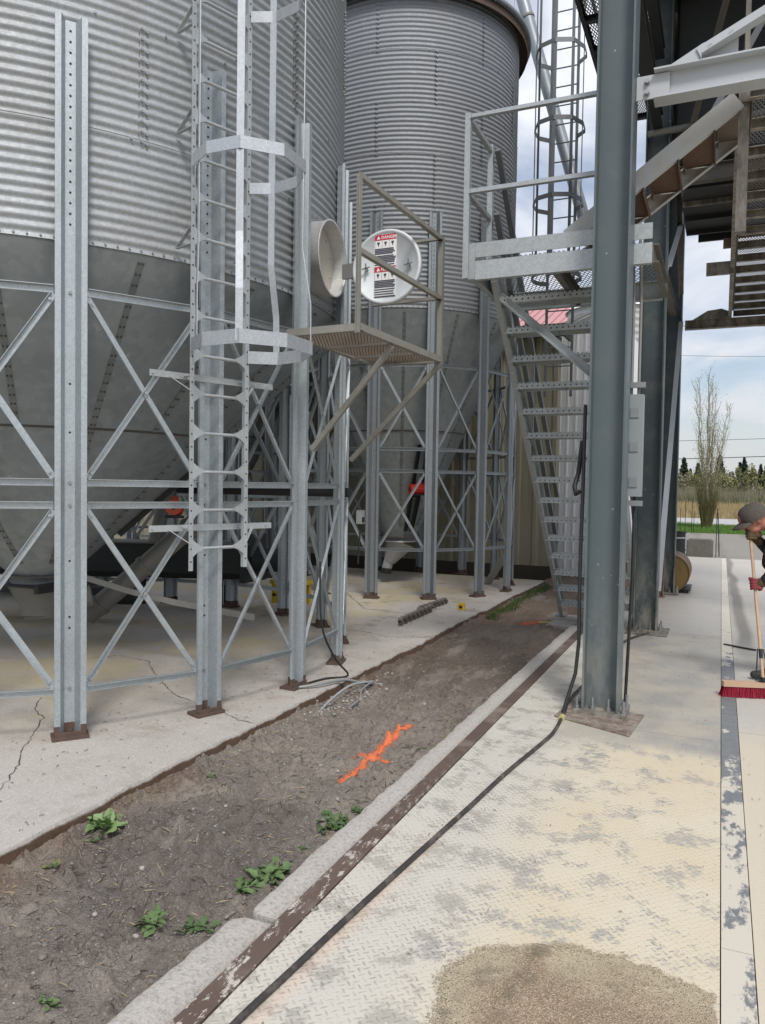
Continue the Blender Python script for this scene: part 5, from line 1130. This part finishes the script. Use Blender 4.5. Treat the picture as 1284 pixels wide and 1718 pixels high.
# spilled grain
GP = [(-.80, 1.2), (-.78, 1.7), (-.755, 2.0), (-.78, 2.2), (-.835, 2.32), (-.80, 2.44), (-.74, 2.54), (-.61, 2.625), (-.45, 2.70), (-.24, 2.735), (-.10, 2.66), (.03, 2.62), (.034, 2.2), (.034, 1.2)]
xs = np.arange(-.95, .04, .008); ys = np.arange(1.25, 2.85, .008); X_, Y_ = np.meshgrid(xs, ys)
wx = X_ + (fbm(X_, Y_, 9, 4, 3) - .5) * .07; wy = Y_ + (fbm(X_, Y_, 9, 4, 8) - .5) * .07
ins = inpoly(wx, wy, GP); dd = polydist(wx, wy, GP[:-3] , False); hh = np.where(ins, .001 + .028 * np.clip(dd / .42, 0, 1) ** 1.3, .001) + (fbm(X_, Y_, 60, 3, 4) - .5) * .005 * ins + (fbm(X_, Y_, 7, 3, 6) - .5) * .018 * ins
ridge = np.exp(-((X_ + .535 + (Y_ - 2.4) * -.05) / .045) ** 2) * ((Y_ > 2.1) & (Y_ < 2.64)); hh += ridge * .012 * ins
ny, nx = X_.shape; I = np.arange(nx * ny).reshape(ny, nx); f = np.stack([I[:-1, :-1], I[:-1, 1:], I[1:, 1:], I[1:, :-1]], -1).reshape(-1, 4); keep = ins.ravel()[f].sum(1) >= 1
n = N('spilled_grain'); x, y, z = n.xyz(); f1 = n.noise(5, 6, .6); g = n.vor(320, out='Color'); s3 = n.node('ShaderNodeSeparateColor'); n.put(s3.inputs[0], g); vd = n.vor(320)
c = n.mix(f1, (.285, .195, .125), (.37, .275, .175)); c = n.mix(n.ss(z, .022, .004), c, (.50, .42, .28)); c = n.mix(n.ss(s3.outputs[0], .5, 1.), c, (.60, .50, .37)); c = n.mix(n.m('MULTIPLY', n.ss(s3.outputs[1], .72, .9), .8), c, (.15, .10, .07))
gr = n.m('MULTIPLY', n.ss(n.m('ABSOLUTE', n.m('ADD', x, n.m('ADD', .535 + .12, n.m('MULTIPLY', y, -.05)))), .06, .015), n.m('MULTIPLY', n.ss(y, 2.08, 2.25), n.ss(y, 2.66, 2.58))); c = n.mix(n.m('MULTIPLY', n.m('MULTIPLY', gr, n.ss(n.noise(16, 5, .7), .42, .62)), .6), c, (.15, .14, .10))
bl = n.ss(n.noise(3.2, 5, .6, n.vadd(n.obj(), (3, 3, 0))), .58, .66); c = n.mix(n.m('MULTIPLY', bl, .5), c, (.17, .15, .11))
n.bump(vd, .8, .005); M_grain = n.fin(c, .85)
n.t.links.remove(n.out.inputs[0].links[0]); tb = n.node('ShaderNodeBsdfTransparent'); ms = n.node('ShaderNodeMixShader'); n.t.links.new(tb.outputs[0], ms.inputs[1]); n.t.links.new(n.b.outputs[0], ms.inputs[2]); n.t.links.new(ms.outputs[0], n.out.inputs[0])
n.put(ms.inputs[0], n.m('GREATER_THAN', n.m('ADD', n.node('ShaderNodeAttribute', attribute_name='edge').outputs['Fac'], n.m('MULTIPLY', n.m('SUBTRACT', n.vor(300, out='Color', feat='F1'), .5), 1.5)), .5))
o = npmesh('spilled_grain', np.stack([X_, Y_, hh + .002], -1).reshape(-1, 3), f[keep], M_grain, smooth=True); tag(o, kind='stuff'); at_ = o.data.attributes.new('edge', 'FLOAT', 'POINT'); at_.data.foreach_set('value', np.where(ins, np.clip(dd / .055, 0, 1.4), -.6).ravel())
kk = rng.random((2600, 2)) * np.array([1.0, 1.2]) + np.array([-.98, 1.65]); dk = polydist(kk[:, 0], kk[:, 1], GP); kk = kk[(dk < .22) & (rng.random(2600) < np.exp(-dk / .07))]
pebbles('loose_grains', [tuple(q) for q in kk], M_grain, .002, .005, 9, lambda a, b_: .002)
pebbles('kerb_stone', [(-1.362, 2.50), (-1.355, 2.515)], M_stone, .012, .016, 12, lambda a, b_: .0)

# loose conduit, cables at the leg, auger screws, tape measure, plank
def wire(name, label, pts, r_, mat, cat='cable'):
    Q = [V(p) for p in pts]; P_ = []
    for i in range(len(Q) - 1):
        p0, a, e, p3 = Q[max(i - 1, 0)], Q[i], Q[i + 1], Q[min(i + 2, len(Q) - 1)]
        for k in range(5): t_ = k / 5; P_.append(.5 * (2 * a + (e - p0) * t_ + (2 * p0 - 5 * a + 4 * e - p3) * t_ * t_ + (3 * a - p0 - 3 * e + p3) * t_ ** 3))
    b = MB(); b.tube(P_ + [Q[-1]], r_, 8); return tag(b.build(name, mat), label, cat)
M_cond = plain('grey_conduit', (.26, .27, .27), .55, .2, .2)
wire('conduit', 'grey flexible conduit lying over the pad edge onto the gravel', [(-2.98, 5.2, .015), (-2.85, 5.32, .03), (-2.76, 5.55, .02), (-2.68, 5.68, -.02), (-2.62, 5.80, -.05)], .011, M_cond)
wire('conduit', 'pale conduit end bending down across the gravel to the mud', [(-2.62, 5.78, -.03), (-2.67, 5.5, .0), (-2.68, 5.2, -.03), (-2.66, 4.93, -.07)], .009, M_lad)
wire('conduit', 'short curved conduit beside the longer one on the gravel', [(-2.60, 5.77, -.02), (-2.60, 5.55, -.04), (-2.53, 5.36, -.06), (-2.52, 5.15, -.075)], .008, M_cond)
wire('ground_cable', 'black cable hanging down beside the leg and curling on the pad', [(-2.86, 5.30, 1.0), (-2.85, 5.32, .5), (-2.82, 5.5, .2), (-2.80, 5.7, .02), (-2.93, 5.55, .012), (-3.0, 5.3, .012)], .008, M_black)
def screw(name, label, p, q, r_):
    p, q = V(p), V(q); d = (q - p); L_ = d.length; d.normalize(); u = d.orthogonal().normalized(); v = d.cross(u); b = MB()
    b.tube([p, q], r_ * .30, 10); t = b.build(name, plain('screw_shaft', (.07, .055, .045), .5, .6, .3)); tag(t, label, 'auger')
    b = MB(); pt = r_ * 2.7; m_ = int(L_ / pt * 20); A_ = []
    for i in range(m_ + 1):
        a = i / 20 * 2 * math.pi; o_ = p + d * (L_ * i / m_); e_ = u * math.cos(a) + v * math.sin(a)
        A_ += [o_ + e_ * r_ * .28, o_ + e_ * r_, o_ + e_ * r_ + d * .007, o_ + e_ * r_ * .28 + d * .007]
    b.add(A_, [(4 * i + j, 4 * i + (j + 1) % 4, 4 * i + 4 + (j + 1) % 4, 4 * i + 4 + j) for i in range(m_) for j in range(4)]); b.build('flight', plain('screw_flight', (.26, .225, .20), .4, .7, .4, 10), t)
screw('auger_screw', 'nearer of two worn auger screws lying on the pad', (-3.315, 8.05, .055), (-3.34, 9.2, .055), .052)
screw('auger_screw', 'farther worn auger screw overlapping the nearer one on the pad', (-3.44, 8.95, .05), (-3.40, 9.95, .05), .048)
t = thing('tape_measure', 'small yellow tape measure lying on the pad edge near the auger screws', 'tape measure', (-3.06, 9.55, 0))
b = MB(); b.poly([(-.045, -.03), (.045, -.03), (.045, .03), (-.045, .03)], .004, .075); b.bb(-.035, .035, -.028, .028, .075, .085); b.build('case', plain('tape_yellow', (.62, .42, .02), .45), t)
b = MB(); b.disc((0, -.0305, .04), (0, -1, 0), .024, .002, 16); b.build('badge', M_dark, t)
b = MB(); b.bb(.045, .5, -.004, .004, .003, .0045); b.build('blade', plain('tape_blade', (.3, .26, .08), .5), t)
t = thing('plank', 'weathered grey plank leaning against the legs of the far bin', 'plank', (-3.5, 12.3, 0)); b = MB(); b.bar((0, 0, .01), (.37, -.35, .52), .13, .03, (-.5, .5, 1)); b.build('board', plain('grey_wood', (.30, .285, .26), .85, 0, .25, 14), t)

# ------------------------------------------------------------------ trees, verge grass, field
def branchtube(V_, F_, pts, r0_, r1_, k=4):
    b0 = len(V_); m_ = len(pts)
    for i, p in enumerate(pts):
        d = (pts[min(i + 1, m_ - 1)] - pts[max(i - 1, 0)]).normalized(); u = d.orthogonal().normalized(); w_ = d.cross(u); r_ = r0_ + (r1_ - r0_) * i / (m_ - 1)
        for j in range(k): V_.append(tuple(p + (u * math.cos(j * 6.283 / k) + w_ * math.sin(j * 6.283 / k)) * r_))
    for i in range(m_ - 1):
        for j in range(k): F_.append((b0 + i * k + j, b0 + i * k + (j + 1) % k, b0 + (i + 1) * k + (j + 1) % k, b0 + (i + 1) * k + j))
M_bark = plain('bark', (.27, .245, .185), .9, 0, .25, 5); M_twig = plain('twig_olive', (.17, .16, .06), .9, 0, .3, 4)
M_bud = plain('spring_leaf', (.40, .39, .17), .7, 0, .3, 5)
def leafcloud(pts, s, rg, name, mat, parent):
    P = np.array(pts); m_ = len(P); a = rg.normal(size=(m_, 3)); a /= np.linalg.norm(a, axis=1)[:, None]; c_ = np.cross(a, rg.normal(size=(m_, 3))); c_ /= np.linalg.norm(c_, axis=1)[:, None]
    sz = s * rg.uniform(.6, 1.4, (m_, 1)); v = np.stack([P - a * sz, P + c_ * sz * .6, P + a * sz, P - c_ * sz * .6], 1).reshape(-1, 3); return npmesh(name, v, np.arange(4 * m_).reshape(-1, 4), mat, parent)
def slender_tree(loc, H_, label):
    t = thing('slender_tree', label, 'tree', loc); rg = random.Random(5); V_, F_ = [], []; tips = []
    for i in range(17):
        a = rg.random() * 6.28; lean = .04 + .155 * rg.random(); z0 = rg.random() ** 2 * 1.8; top = H_ * (.52 + .46 * rg.random() * (1 - lean * 1.4))
        if i < 2: lean, top, z0 = .015 + .03 * i, H_ * (1 - .06 * i), 0
        pts = []; x_, y_ = rg.gauss(0, .05), rg.gauss(0, .05)
        for k in range(11):
            q = k / 10; z_ = z0 + (top - z0) * q; pts.append(V((x_ + math.cos(a) * lean * z_ + rg.gauss(0, .035), y_ + math.sin(a) * lean * z_ + rg.gauss(0, .035), z_)))
        branchtube(V_, F_, pts, .028 if i else .07, .006, 5)
        for k in range(3, 11):
            for s_ in range(5):
                p = pts[k - 1].lerp(pts[k], rg.random()); a2 = a + rg.gauss(0, 1.5); L_ = rg.uniform(.25, .85) * (1.25 - k / 16)
                q1 = p + V((math.cos(a2) * L_ * .28, math.sin(a2) * L_ * .28, L_ * .45)); q2 = p + V((math.cos(a2) * L_ * .45, math.sin(a2) * L_ * .45, L_))
                branchtube(V_, F_, [p, q1, q2], .0065, .0025, 3)
                for m_ in range(3):
                    p2 = q1.lerp(q2, rg.random()) if m_ else q2
                    if p2.z > 1.7: tips.append(tuple(p2 + V((rg.gauss(0, .06), rg.gauss(0, .06), rg.gauss(0, .1)))))
    npmesh('trunk', V_, F_, M_bark, t); leafcloud(tips, .026, np.random.default_rng(2), 'crown', M_bud, t)
    V_, F_ = [], []
    for i in range(420):
        a = rg.random() * 6.28; r_ = .05 + .14 * rg.random(); L_ = 1.1 + 1.7 * rg.random() ** 1.6; ln_ = .10 + .20 * rg.random()
        p = V((math.cos(a) * r_, math.sin(a) * r_, .0)); branchtube(V_, F_, [p, p + V((math.cos(a) * ln_ * L_ * .35, math.sin(a) * ln_ * L_ * .35, L_ * .5)), p + V((math.cos(a) * ln_ * L_ * .8 + rg.gauss(0, .05), math.sin(a) * ln_ * L_ * .8 + rg.gauss(0, .05), L_))], .009, .003, 3)
    npmesh('basal_shoots', V_, F_, M_twig, t)
slender_tree((-.55, 36.4, -.06), 7.1, 'tall slender nearly bare tree with dense green shoots at its foot on the grass verge')

M_con = [plain('conifer_' + k, c_, .9, 0, .5, 1.2) for k, c_ in (('dark', (.028, .045, .026)), ('mid', (.045, .065, .035)))]
def conifer_mesh(seed, H_, Wd):
    rg = np.random.default_rng(seed); P = []
    for i in range(1500):
        q = rg.random() ** .7; z_ = H_ * (1 - q * .93); r_ = Wd * q * (.55 + .45 * abs(math.sin(q * 26))) * rg.random() ** .45; a = rg.random() * 6.28; P.append((r_ * math.cos(a), r_ * math.sin(a), z_ - .15 * r_))
    return P
def bushy(seed, H_, Wd):
    rg = np.random.default_rng(seed); P = []; C_ = [(rg.normal(0, Wd * .4), rg.normal(0, Wd * .4), H_ * rg.uniform(.35, .92), Wd * rg.uniform(.22, .42)) for i in range(16)]
    for i in range(1300):
        c_ = C_[rg.integers(16)]; d_ = rg.normal(size=3); d_ /= np.linalg.norm(d_); P.append(tuple(np.array(c_[:3]) + d_ * c_[3] * rg.random() ** .4 * np.array([1, 1, 1.3])))
    return P
protos = []
for i in range(3):
    t = thing('conifer', 'dark pointed conifer in the far tree line beyond the road', 'tree', (0, 0, 0), 'conifers of the far tree line')
    b = MB(); b.tube([(0, 0, 0), (0, 0, 5)], .12, 6, r2=.03); b.build('trunk', M_bark, t)
    leafcloud(conifer_mesh(i + 1, 6.6, 1.7 + .2 * i), .30, np.random.default_rng(i), 'crown', M_con[i % 2], t); protos.append(t)
bp2 = []
for i, c_ in enumerate(((.27, .27, .12), (.19, .20, .085), (.25, .23, .15))):
    t = thing('young_tree', ('pale yellow green budding tree', 'olive green budding tree', 'greyish tan leafless tree')[i] + ' in the far tree line beyond the road', 'tree', (0, 0, 0), ('pale budding trees of the far line', 'olive trees of the far line', 'leafless trees of the far line')[i])
    V_, F_ = [], []; rg = random.Random(i)
    for k in range(26):
        a = rg.random() * 6.28; l_ = rg.random() * .22; branchtube(V_, F_, [V((0, 0, 0)), V((math.cos(a) * l_ * 2, math.sin(a) * l_ * 2, 2)), V((math.cos(a) * l_ * 5.5, math.sin(a) * l_ * 5.5, 4.6 * (.7 + .3 * rg.random())))], .05, .012, 3)
    npmesh('trunk', V_, F_, M_bark, t); leafcloud(bushy(i + 7, 5.0, 1.9), .16, np.random.default_rng(i), 'crown', plain('budding_' + str(i), c_, .9, 0, .4, 1), t); bp2.append(t)
rg = random.Random(11)
def put(t, first, x_, y_, s_):
    o = t
    if not first:
        o = t.copy(); link(o)
        for c_ in t.children: copy_part(c_, o)
    o.location = (x_, y_, -.15); o.scale = (s_, s_, s_ * rg.uniform(.85, 1.15)); o.rotation_euler = (0, 0, rg.random() * 6.28)
for i in range(60):
    put(protos[i % 3], i < 3, (i - 30) * 1.7 + rg.gauss(0, .8), 150 + rg.gauss(0, 6), rg.uniform(.75, 1.12) if i % 5 else 1.28)
for i in range(66):
    put(bp2[i % 3], i < 3, (i - 33) * 1.5 + rg.gauss(0, .6), 136 + rg.gauss(0, 7), rg.uniform(.7, 1.12))
# scrub, dry grass and verge grass: nobody could count these
def tufts(name, cnt, x0, x1, y0, y1, h0, h1, wd, z_, mat, seed, lean=.25):
    rg = np.random.default_rng(seed); y_ = rg.uniform(y0, y1, cnt); x_ = rg.uniform(x0, x1, cnt); h_ = rg.uniform(h0, h1, cnt) * (.6 + .8 * vnoise(x_ * .5, y_ * .3, seed)); a = rg.uniform(0, 3.14, cnt)
    dx, dy = np.cos(a) * wd, np.sin(a) * wd; lx = rg.normal(0, lean, cnt) * h_; ly = rg.normal(0, lean, cnt) * h_
    v = np.stack([np.stack([x_ - dx, y_ - dy, np.full(cnt, z_)], 1), np.stack([x_ + dx, y_ + dy, np.full(cnt, z_)], 1), np.stack([x_ + lx, y_ + ly, z_ + h_], 1)], 1).reshape(-1, 3)
    tag(npmesh(name, v, np.arange(3 * cnt).reshape(-1, 3), mat), kind='stuff')
tufts('scrub', 26000, -26, 24, 104, 132, .9, 2.6, .035, -.15, plain('scrub_twig', (.21, .19, .125), .95, 0, .35, .6), 5, .16)
tufts('scrub_undergrowth', 9000, -26, 24, 96, 128, .5, 1.5, .10, -.15, plain('scrub_leaf', (.13, .135, .075), .95, 0, .4, .6), 15, .2)
tufts('dry_grass', 30000, -14, 13, 50.5, 104, .15, .65, .022, -.15, plain('dry_grass_blade', (.34, .265, .14), .95, 0, .3, .5), 6)
tufts('verge_grass', 26000, -5, 5, 32.4, 40, .04, .17, .012, -.06, plain('verge_blade', (.10, .20, .035), .9, 0, .35, 2), 7)
tufts('yard_weeds', 1800, -3.6, -1.3, 14.6, 20, .05, .28, .012, -.14, plain('yard_weed_blade', (.08, .16, .03), .9, 0, .4, 3), 8)
for i, (z0, z1, r_) in enumerate(((13.48, 13.12, .022), (11.35, 11.0, .012), (5.2, 5.3, .016), (3.89, 4.06, .026))):
    k = (z1 - z0) / 5.2; b = MB(); b.tube([(x_, 60, z0 + (x_ + 2.7) * k + .0012 * (x_ * x_ - 8)) for x_ in range(-60, 61, 6)], r_, 5)
    tag(b.build('power_line', M_blksteel), ('highest power line crossing the sky beyond the road', 'second power line from the top, very thin', 'third power line from the top, crossing the slender tree', 'lowest and darkest power line, just above the tree tops')[i], 'power line')
# ------------------------------------------------------------------ the person sweeping, and the broom
import bmesh
def blob(name, prims, vox, mat, parent=None, sm=6):
    """one continuous surface grown round tapered limbs: prims are (p, q, r0, r1)"""
    bm = bmesh.new()
    for p, q, r0_, r1_ in prims:
        p, q = V(p), V(q); L_ = (q - p).length; k = max(1, int(L_ / (min(r0_, r1_) * .45)) + 1)
        for i in range(k + 1):
            t_ = i / k; c_ = p.lerp(q, t_); bmesh.ops.create_icosphere(bm, subdivisions=2, radius=r0_ + (r1_ - r0_) * t_, matrix=Matrix.Translation(c_))
    me = bpy.data.meshes.new(name); bm.to_mesh(me); bm.free(); o = bpy.data.objects.new(name, me); COL.objects.link(o)
    m_ = o.modifiers.new('r', 'REMESH'); m_.mode = 'VOXEL'; m_.voxel_size = vox
    s_ = o.modifiers.new('s', 'SMOOTH'); s_.iterations = sm; s_.factor = .5
    bpy.context.view_layer.update(); dg = bpy.context.evaluated_depsgraph_get(); m2 = bpy.data.meshes.new_from_object(o.evaluated_get(dg)); bpy.data.objects.remove(o)
    m2.name = name; m2.materials.clear(); m2.materials.append(mat); m2.polygons.foreach_set('use_smooth', [True] * len(m2.polygons)); m2.update()
    return link(bpy.data.objects.new(name, m2), parent)
PB = V((.60, 7.1, 0))
M_skin = plain('skin', (.46, .20, .135), .55, 0, .12, 30); M_shirt = plain('navy_shirt', (.012, .015, .026), .85, 0, .35, 12); M_trs = plain('dark_trousers', (.05, .055, .065), .9, 0, .3, 10)
M_glove = plain('red_glove', (.22, .035, .045), .8, 0, .3, 25); M_cuff = plain('brown_cuff', (.09, .06, .03), .8, 0, .3, 20); M_cap = plain('grey_brown_cap', (.085, .072, .062), .9, 0, .6, 55, bump=.4); M_shoe = plain('dark_shoe', (.03, .036, .032), .6, 0, .2)
pn = thing('person', 'bending person in grey cap and navy shirt, gloved hands on a broom', 'person', PB)
def p_(x, y, z): return V((x, y, z)) - PB
HC = p_(.240, 6.98, 1.378); f_ = V((-.82, -.14, -.55)).normalized(); s_v = f_.cross(V((0, 0, 1))).normalized(); u_ = s_v.cross(f_).normalized()
def hd(a, b_, c_): return HC + f_ * a + s_v * b_ + u_ * c_
neck = p_(.43, 7.0, 1.325); shN, shF = p_(.46, 6.83, 1.25), p_(.46, 7.19, 1.27); chest = p_(.52, 7.02, 1.23); waist = p_(.72, 7.06, 1.07); pelv = p_(.83, 7.08, .95)
elN, wrN = p_(.42, 6.80, .965), p_(.300, 6.835, .853); elF, wrF = p_(.44, 7.20, 1.05), p_(.262, 7.03, 1.225)
hipN, hipF = p_(.83, 6.99, .93), p_(.83, 7.18, .93); knN, knF = p_(.92, 6.98, .50), p_(.60, 7.22, .52); anN, anF = p_(1.02, 7.0, .10), p_(.47, 7.25, .10)
body = [(hd(-.02, 0, .0), hd(-.03, 0, .02), .090, .080), (hd(.035, 0, -.05), hd(.03, 0, .03), .066, .078), (hd(.055, 0, -.105), hd(.02, 0, -.06), .036, .06), (hd(.035, .03, -.07), hd(.05, 0, -.11), .04, .03), (hd(.035, -.03, -.07), hd(.05, 0, -.11), .04, .03),
        (hd(.098, 0, .012), hd(.116, 0, -.030), .011, .016), (hd(.093, -.025, -.072), hd(.093, .025, -.072), .010, .010), (hd(.072, -.03, .02), hd(.072, .03, .02), .016, .016), (hd(-.01, -.088, -.005), hd(-.015, -.09, -.035), .017, .012), (hd(-.01, .088, -.005), hd(-.015, .09, -.035), .017, .012),
        (hd(-.03, 0, -.05), neck, .062, .066), (neck, chest, .07, .13), (shN, shF, .062, .062), (chest, waist, .135, .125), (waist, pelv, .125, .14), (hipN, hipF, .11, .11),
        (shN, elN, .058, .044), (elN, wrN, .044, .029), (shF, elF, .058, .044), (elF, wrF, .044, .029), (hipN, knN, .088, .058), (knN, anN, .058, .04), (hipF, knF, .088, .058), (knF, anF, .058, .04),
        (anN, anN + V((-.13, 0, -.062)), .036, .024), (anF, anF + V((-.13, 0, -.062)), .036, .024)]
blob('body', body, .009, M_skin, pn, 4)
b = MB()
for s_ in (-1, 1): b.tube([hd(.090, s_ * .034, .004), hd(.094, s_ * .034, .004)], .009, 10)
b.build('eyes', M_dark, pn)
shirt = [(neck + V((.02, 0, -.01)), chest, .075, .145), (shN, shF, .076, .076), (chest, waist, .152, .142), (waist, p_(.86, 7.08, .93), .142, .15), (shN, elN, .080, .068), (elN, elN.lerp(wrN, .6), .066, .050), (shF, elF, .080, .066), (elF, elF.lerp(wrF, .72), .062, .046), (p_(.455, 6.92, 1.20), p_(.56, 6.97, 1.10), .095, .10), (p_(.40, 6.98, 1.24), p_(.395, 6.96, 1.03), .06, .085)]
blob('shirt', shirt, .012, M_shirt, pn, 4)
blob('trousers', [(p_(.82, 7.08, .93), p_(.85, 7.08, .98), .158, .155), (hipN, hipN, .132, .132), (hipF, hipF, .132, .132), (hipN, hipF, .13, .13), (hipN, knN, .122, .082), (knN, anN + V((0, 0, -.02)), .08, .066), (hipF, knF, .122, .082), (knF, anF + V((0, 0, -.02)), .08, .066)], .012, M_trs, pn, 4)
for an in (anN, anF): blob('shoe', [(an + V((.05, 0, -.05)), an + V((-.02, 0, -.045)), .045, .05), (an + V((-.02, 0, -.045)), an + V((-.17, 0, -.062)), .048, .036), (an + V((.02, 0, 0)), an + V((0, 0, -.04)), .054, .052), (an + V((-.02, 0, -.02)), an + V((-.10, 0, -.05)), .05, .042)], .008, M_shoe, pn, 4)
# cap: dome, brim and button
M3 = Matrix((f_, s_v, u_)).transposed(); b = MB(); b.smooth = True
b.lathe([(.118 * math.cos(a) ** .62 if a < 1.56 else .001, -.012 + .118 * math.sin(a)) for a in np.linspace(-.12, 1.5707, 16)], HC + u_ * .014 - f_ * .016, 36, M=M3)
A_ = np.linspace(-1.15, 1.15, 15); vs_ = []
for a in A_:
    for r_, dz in ((.110, .012), (.150, .006), (.185, -.004), (.192, -.010)):
        rr = r_ if abs(a) < .6 or r_ < .115 else .112 + (r_ - .112) * max(0, 1 - ((abs(a) - .6) / .55) ** 2)
        vs_.append(HC + f_ * (rr * math.cos(a) - .012) + s_v * (rr * math.sin(a) * .92) + u_ * (dz + .012 - .030 * abs(math.sin(a)) ** 2))
b.add(vs_ + [q - u_ * .004 for q in vs_], [(4 * i + j, 4 * i + j + 1, 4 * i + j + 5, 4 * i + j + 4) for i in range(14) for j in range(3)] + [(60 + 4 * i + j, 60 + 4 * i + j + 4, 60 + 4 * i + j + 5, 60 + 4 * i + j + 1) for i in range(14) for j in range(3)] + [(4 * i + 3, 63 + 4 * i, 67 + 4 * i, 4 * i + 7) for i in range(14)])
cp_ = b.build('cap', M_cap, pn); b = MB(); b.disc(HC + u_ * .120 - f_ * .016, u_, .009, .006, 10); b.build('cap_button', M_cap, cp_)
# broom
HT, HB = V((.2215, 6.965, 1.285)), V((.338, 6.625, .135))
ax = (HB - HT).normalized()
def grip(name, c, side, out, mat):
    """a gloved hand closed round the handle: palm, four bent fingers of unequal length and a thumb"""
    c = V(c); o_ = V(out); o_ = (o_ - ax * o_.dot(ax)).normalized(); w_ = ax.cross(o_); pr = [(c + o_ * .034 - ax * .03, c + o_ * .034 + ax * .032, .022, .024), (c + o_ * .030 + w_ * .012 - ax * .028, c + o_ * .030 + w_ * .012 + ax * .030, .02, .02), (c + o_ * .045, c + o_ * .075 + ax * side * -.008, .03, .031)]
    for k, ln_ in enumerate((.82, 1.0, .95, .75)):
        h_ = ax * (-.036 + k * .0235); A_ = [c + h_ + (o_ * math.cos(t_) + w_ * math.sin(t_)) * .029 for t_ in np.linspace(.55, .55 + 3.5 * ln_, 8)]
        for a, e_ in zip(A_, A_[1:]): pr.append((a, e_, .0108, .0102))
    h_ = ax * -.052; A_ = [c + o_ * .04 - ax * .02 - w_ * .02, c + h_ * .7 - w_ * .034 + o_ * .01, c + h_ - w_ * .028 - o_ * .018, c + h_ + -o_ * .034 + w_ * .004]
    for a, e_ in zip(A_, A_[1:]): pr.append((a, e_, .0125, .0115))
    return blob(name, [(a - PB, e_ - PB, r0_, r1_) for a, e_, r0_, r1_ in pr], .0045, mat, pn, 3)
cN = HT.lerp(HB, .375); cF = HT.lerp(HB, .035)
grip('glove', cN, 1, (.9, -.1, .25), M_glove); grip('glove', cF, 1, (.75, .5, -.2), M_cuff)
blob('glove_cuff', [(wrN + (cN - PB - wrN) * .3, wrN.lerp(elN, .35), .037, .043)], .006, M_cuff, pn, 3); blob('glove_cuff', [(wrF + (cF - PB - wrF) * .3, wrF.lerp(elF, .2), .036, .042)], .006, M_cuff, pn, 3)
br = thing('push_broom', 'wide push broom with red bristles and a pale wooden handle held by the person', 'broom', (.338, 6.625, 0))
BO = V((.338, 6.625, 0)); M_wood = plain('broom_wood', (.50, .34, .23), .6, 0, .15, 14)
b = MB(); b.tube([HT - ax * .012 - BO, HT - BO, HT.lerp(HB, .5) - BO, HB - BO], .0125, 12); hn = b.build('handle', M_wood, br)
b = MB(); b.tube([HT.lerp(HB, .80) - BO, HT.lerp(HB, .86) - BO], .015, 12); b.tube([HT.lerp(HB, .80) - BO + V((.02, 0, 0)), HB - BO + V((.05, 0, -.01))], .005, 6); b.tube([HT.lerp(HB, .80) - BO - V((.02, 0, 0)), HB - BO - V((.05, 0, .01))], .005, 6); b.build('brace', M_blksteel, br)
a_ = math.atan2(.097, .30)
b = MB(); b.poly([(-.30, -.032), (.30, -.032), (.305, -.026), (.305, .026), (.30, .032), (-.30, .032), (-.305, .026), (-.305, -.026)], .082, .122); bk = b.build('block', M_wood, br); bk.rotation_euler = (0, 0, a_)
b = MB(); b.tube([(0, 0, .12), (0, .0, .16)], .022, 12); b.bb(-.04, .04, -.025, .025, .122, .128); b.build('socket', M_blksteel, br)
rg = random.Random(4); vs_, fs_ = [], []
for i in range(2600):
    x_ = rg.uniform(-.296, .296); y_ = rg.choice((-.022, -.008, .008, .022)) + rg.gauss(0, .002); x_ = round(x_ / .0155) * .0155 + rg.gauss(0, .0026); sx_, sy_ = rg.gauss(0, .006) + x_ * .06, rg.gauss(0, .006) + y_ * .55; k = len(vs_)
    vs_ += [(x_ - .0016, y_ - .001, .083), (x_ + .0016, y_ + .001, .083), (x_ + sx_ + .0013, y_ + sy_, .003), (x_ + sx_ - .0013, y_ + sy_, .003)]; fs_.append((k, k + 1, k + 2, k + 3))
bs = npmesh('bristles', vs_, fs_, plain('red_bristle', (.30, .012, .035), .5, 0, .25, 30), br); bs.rotation_euler = (0, 0, a_)
b = MB(); b.bb(-.285, .285, -.02, .02, .012, .082); c_ = b.build('bristle_core', plain('red_bristle_core', (.16, .008, .02), .8), br); c_.rotation_euler = (0, 0, a_)
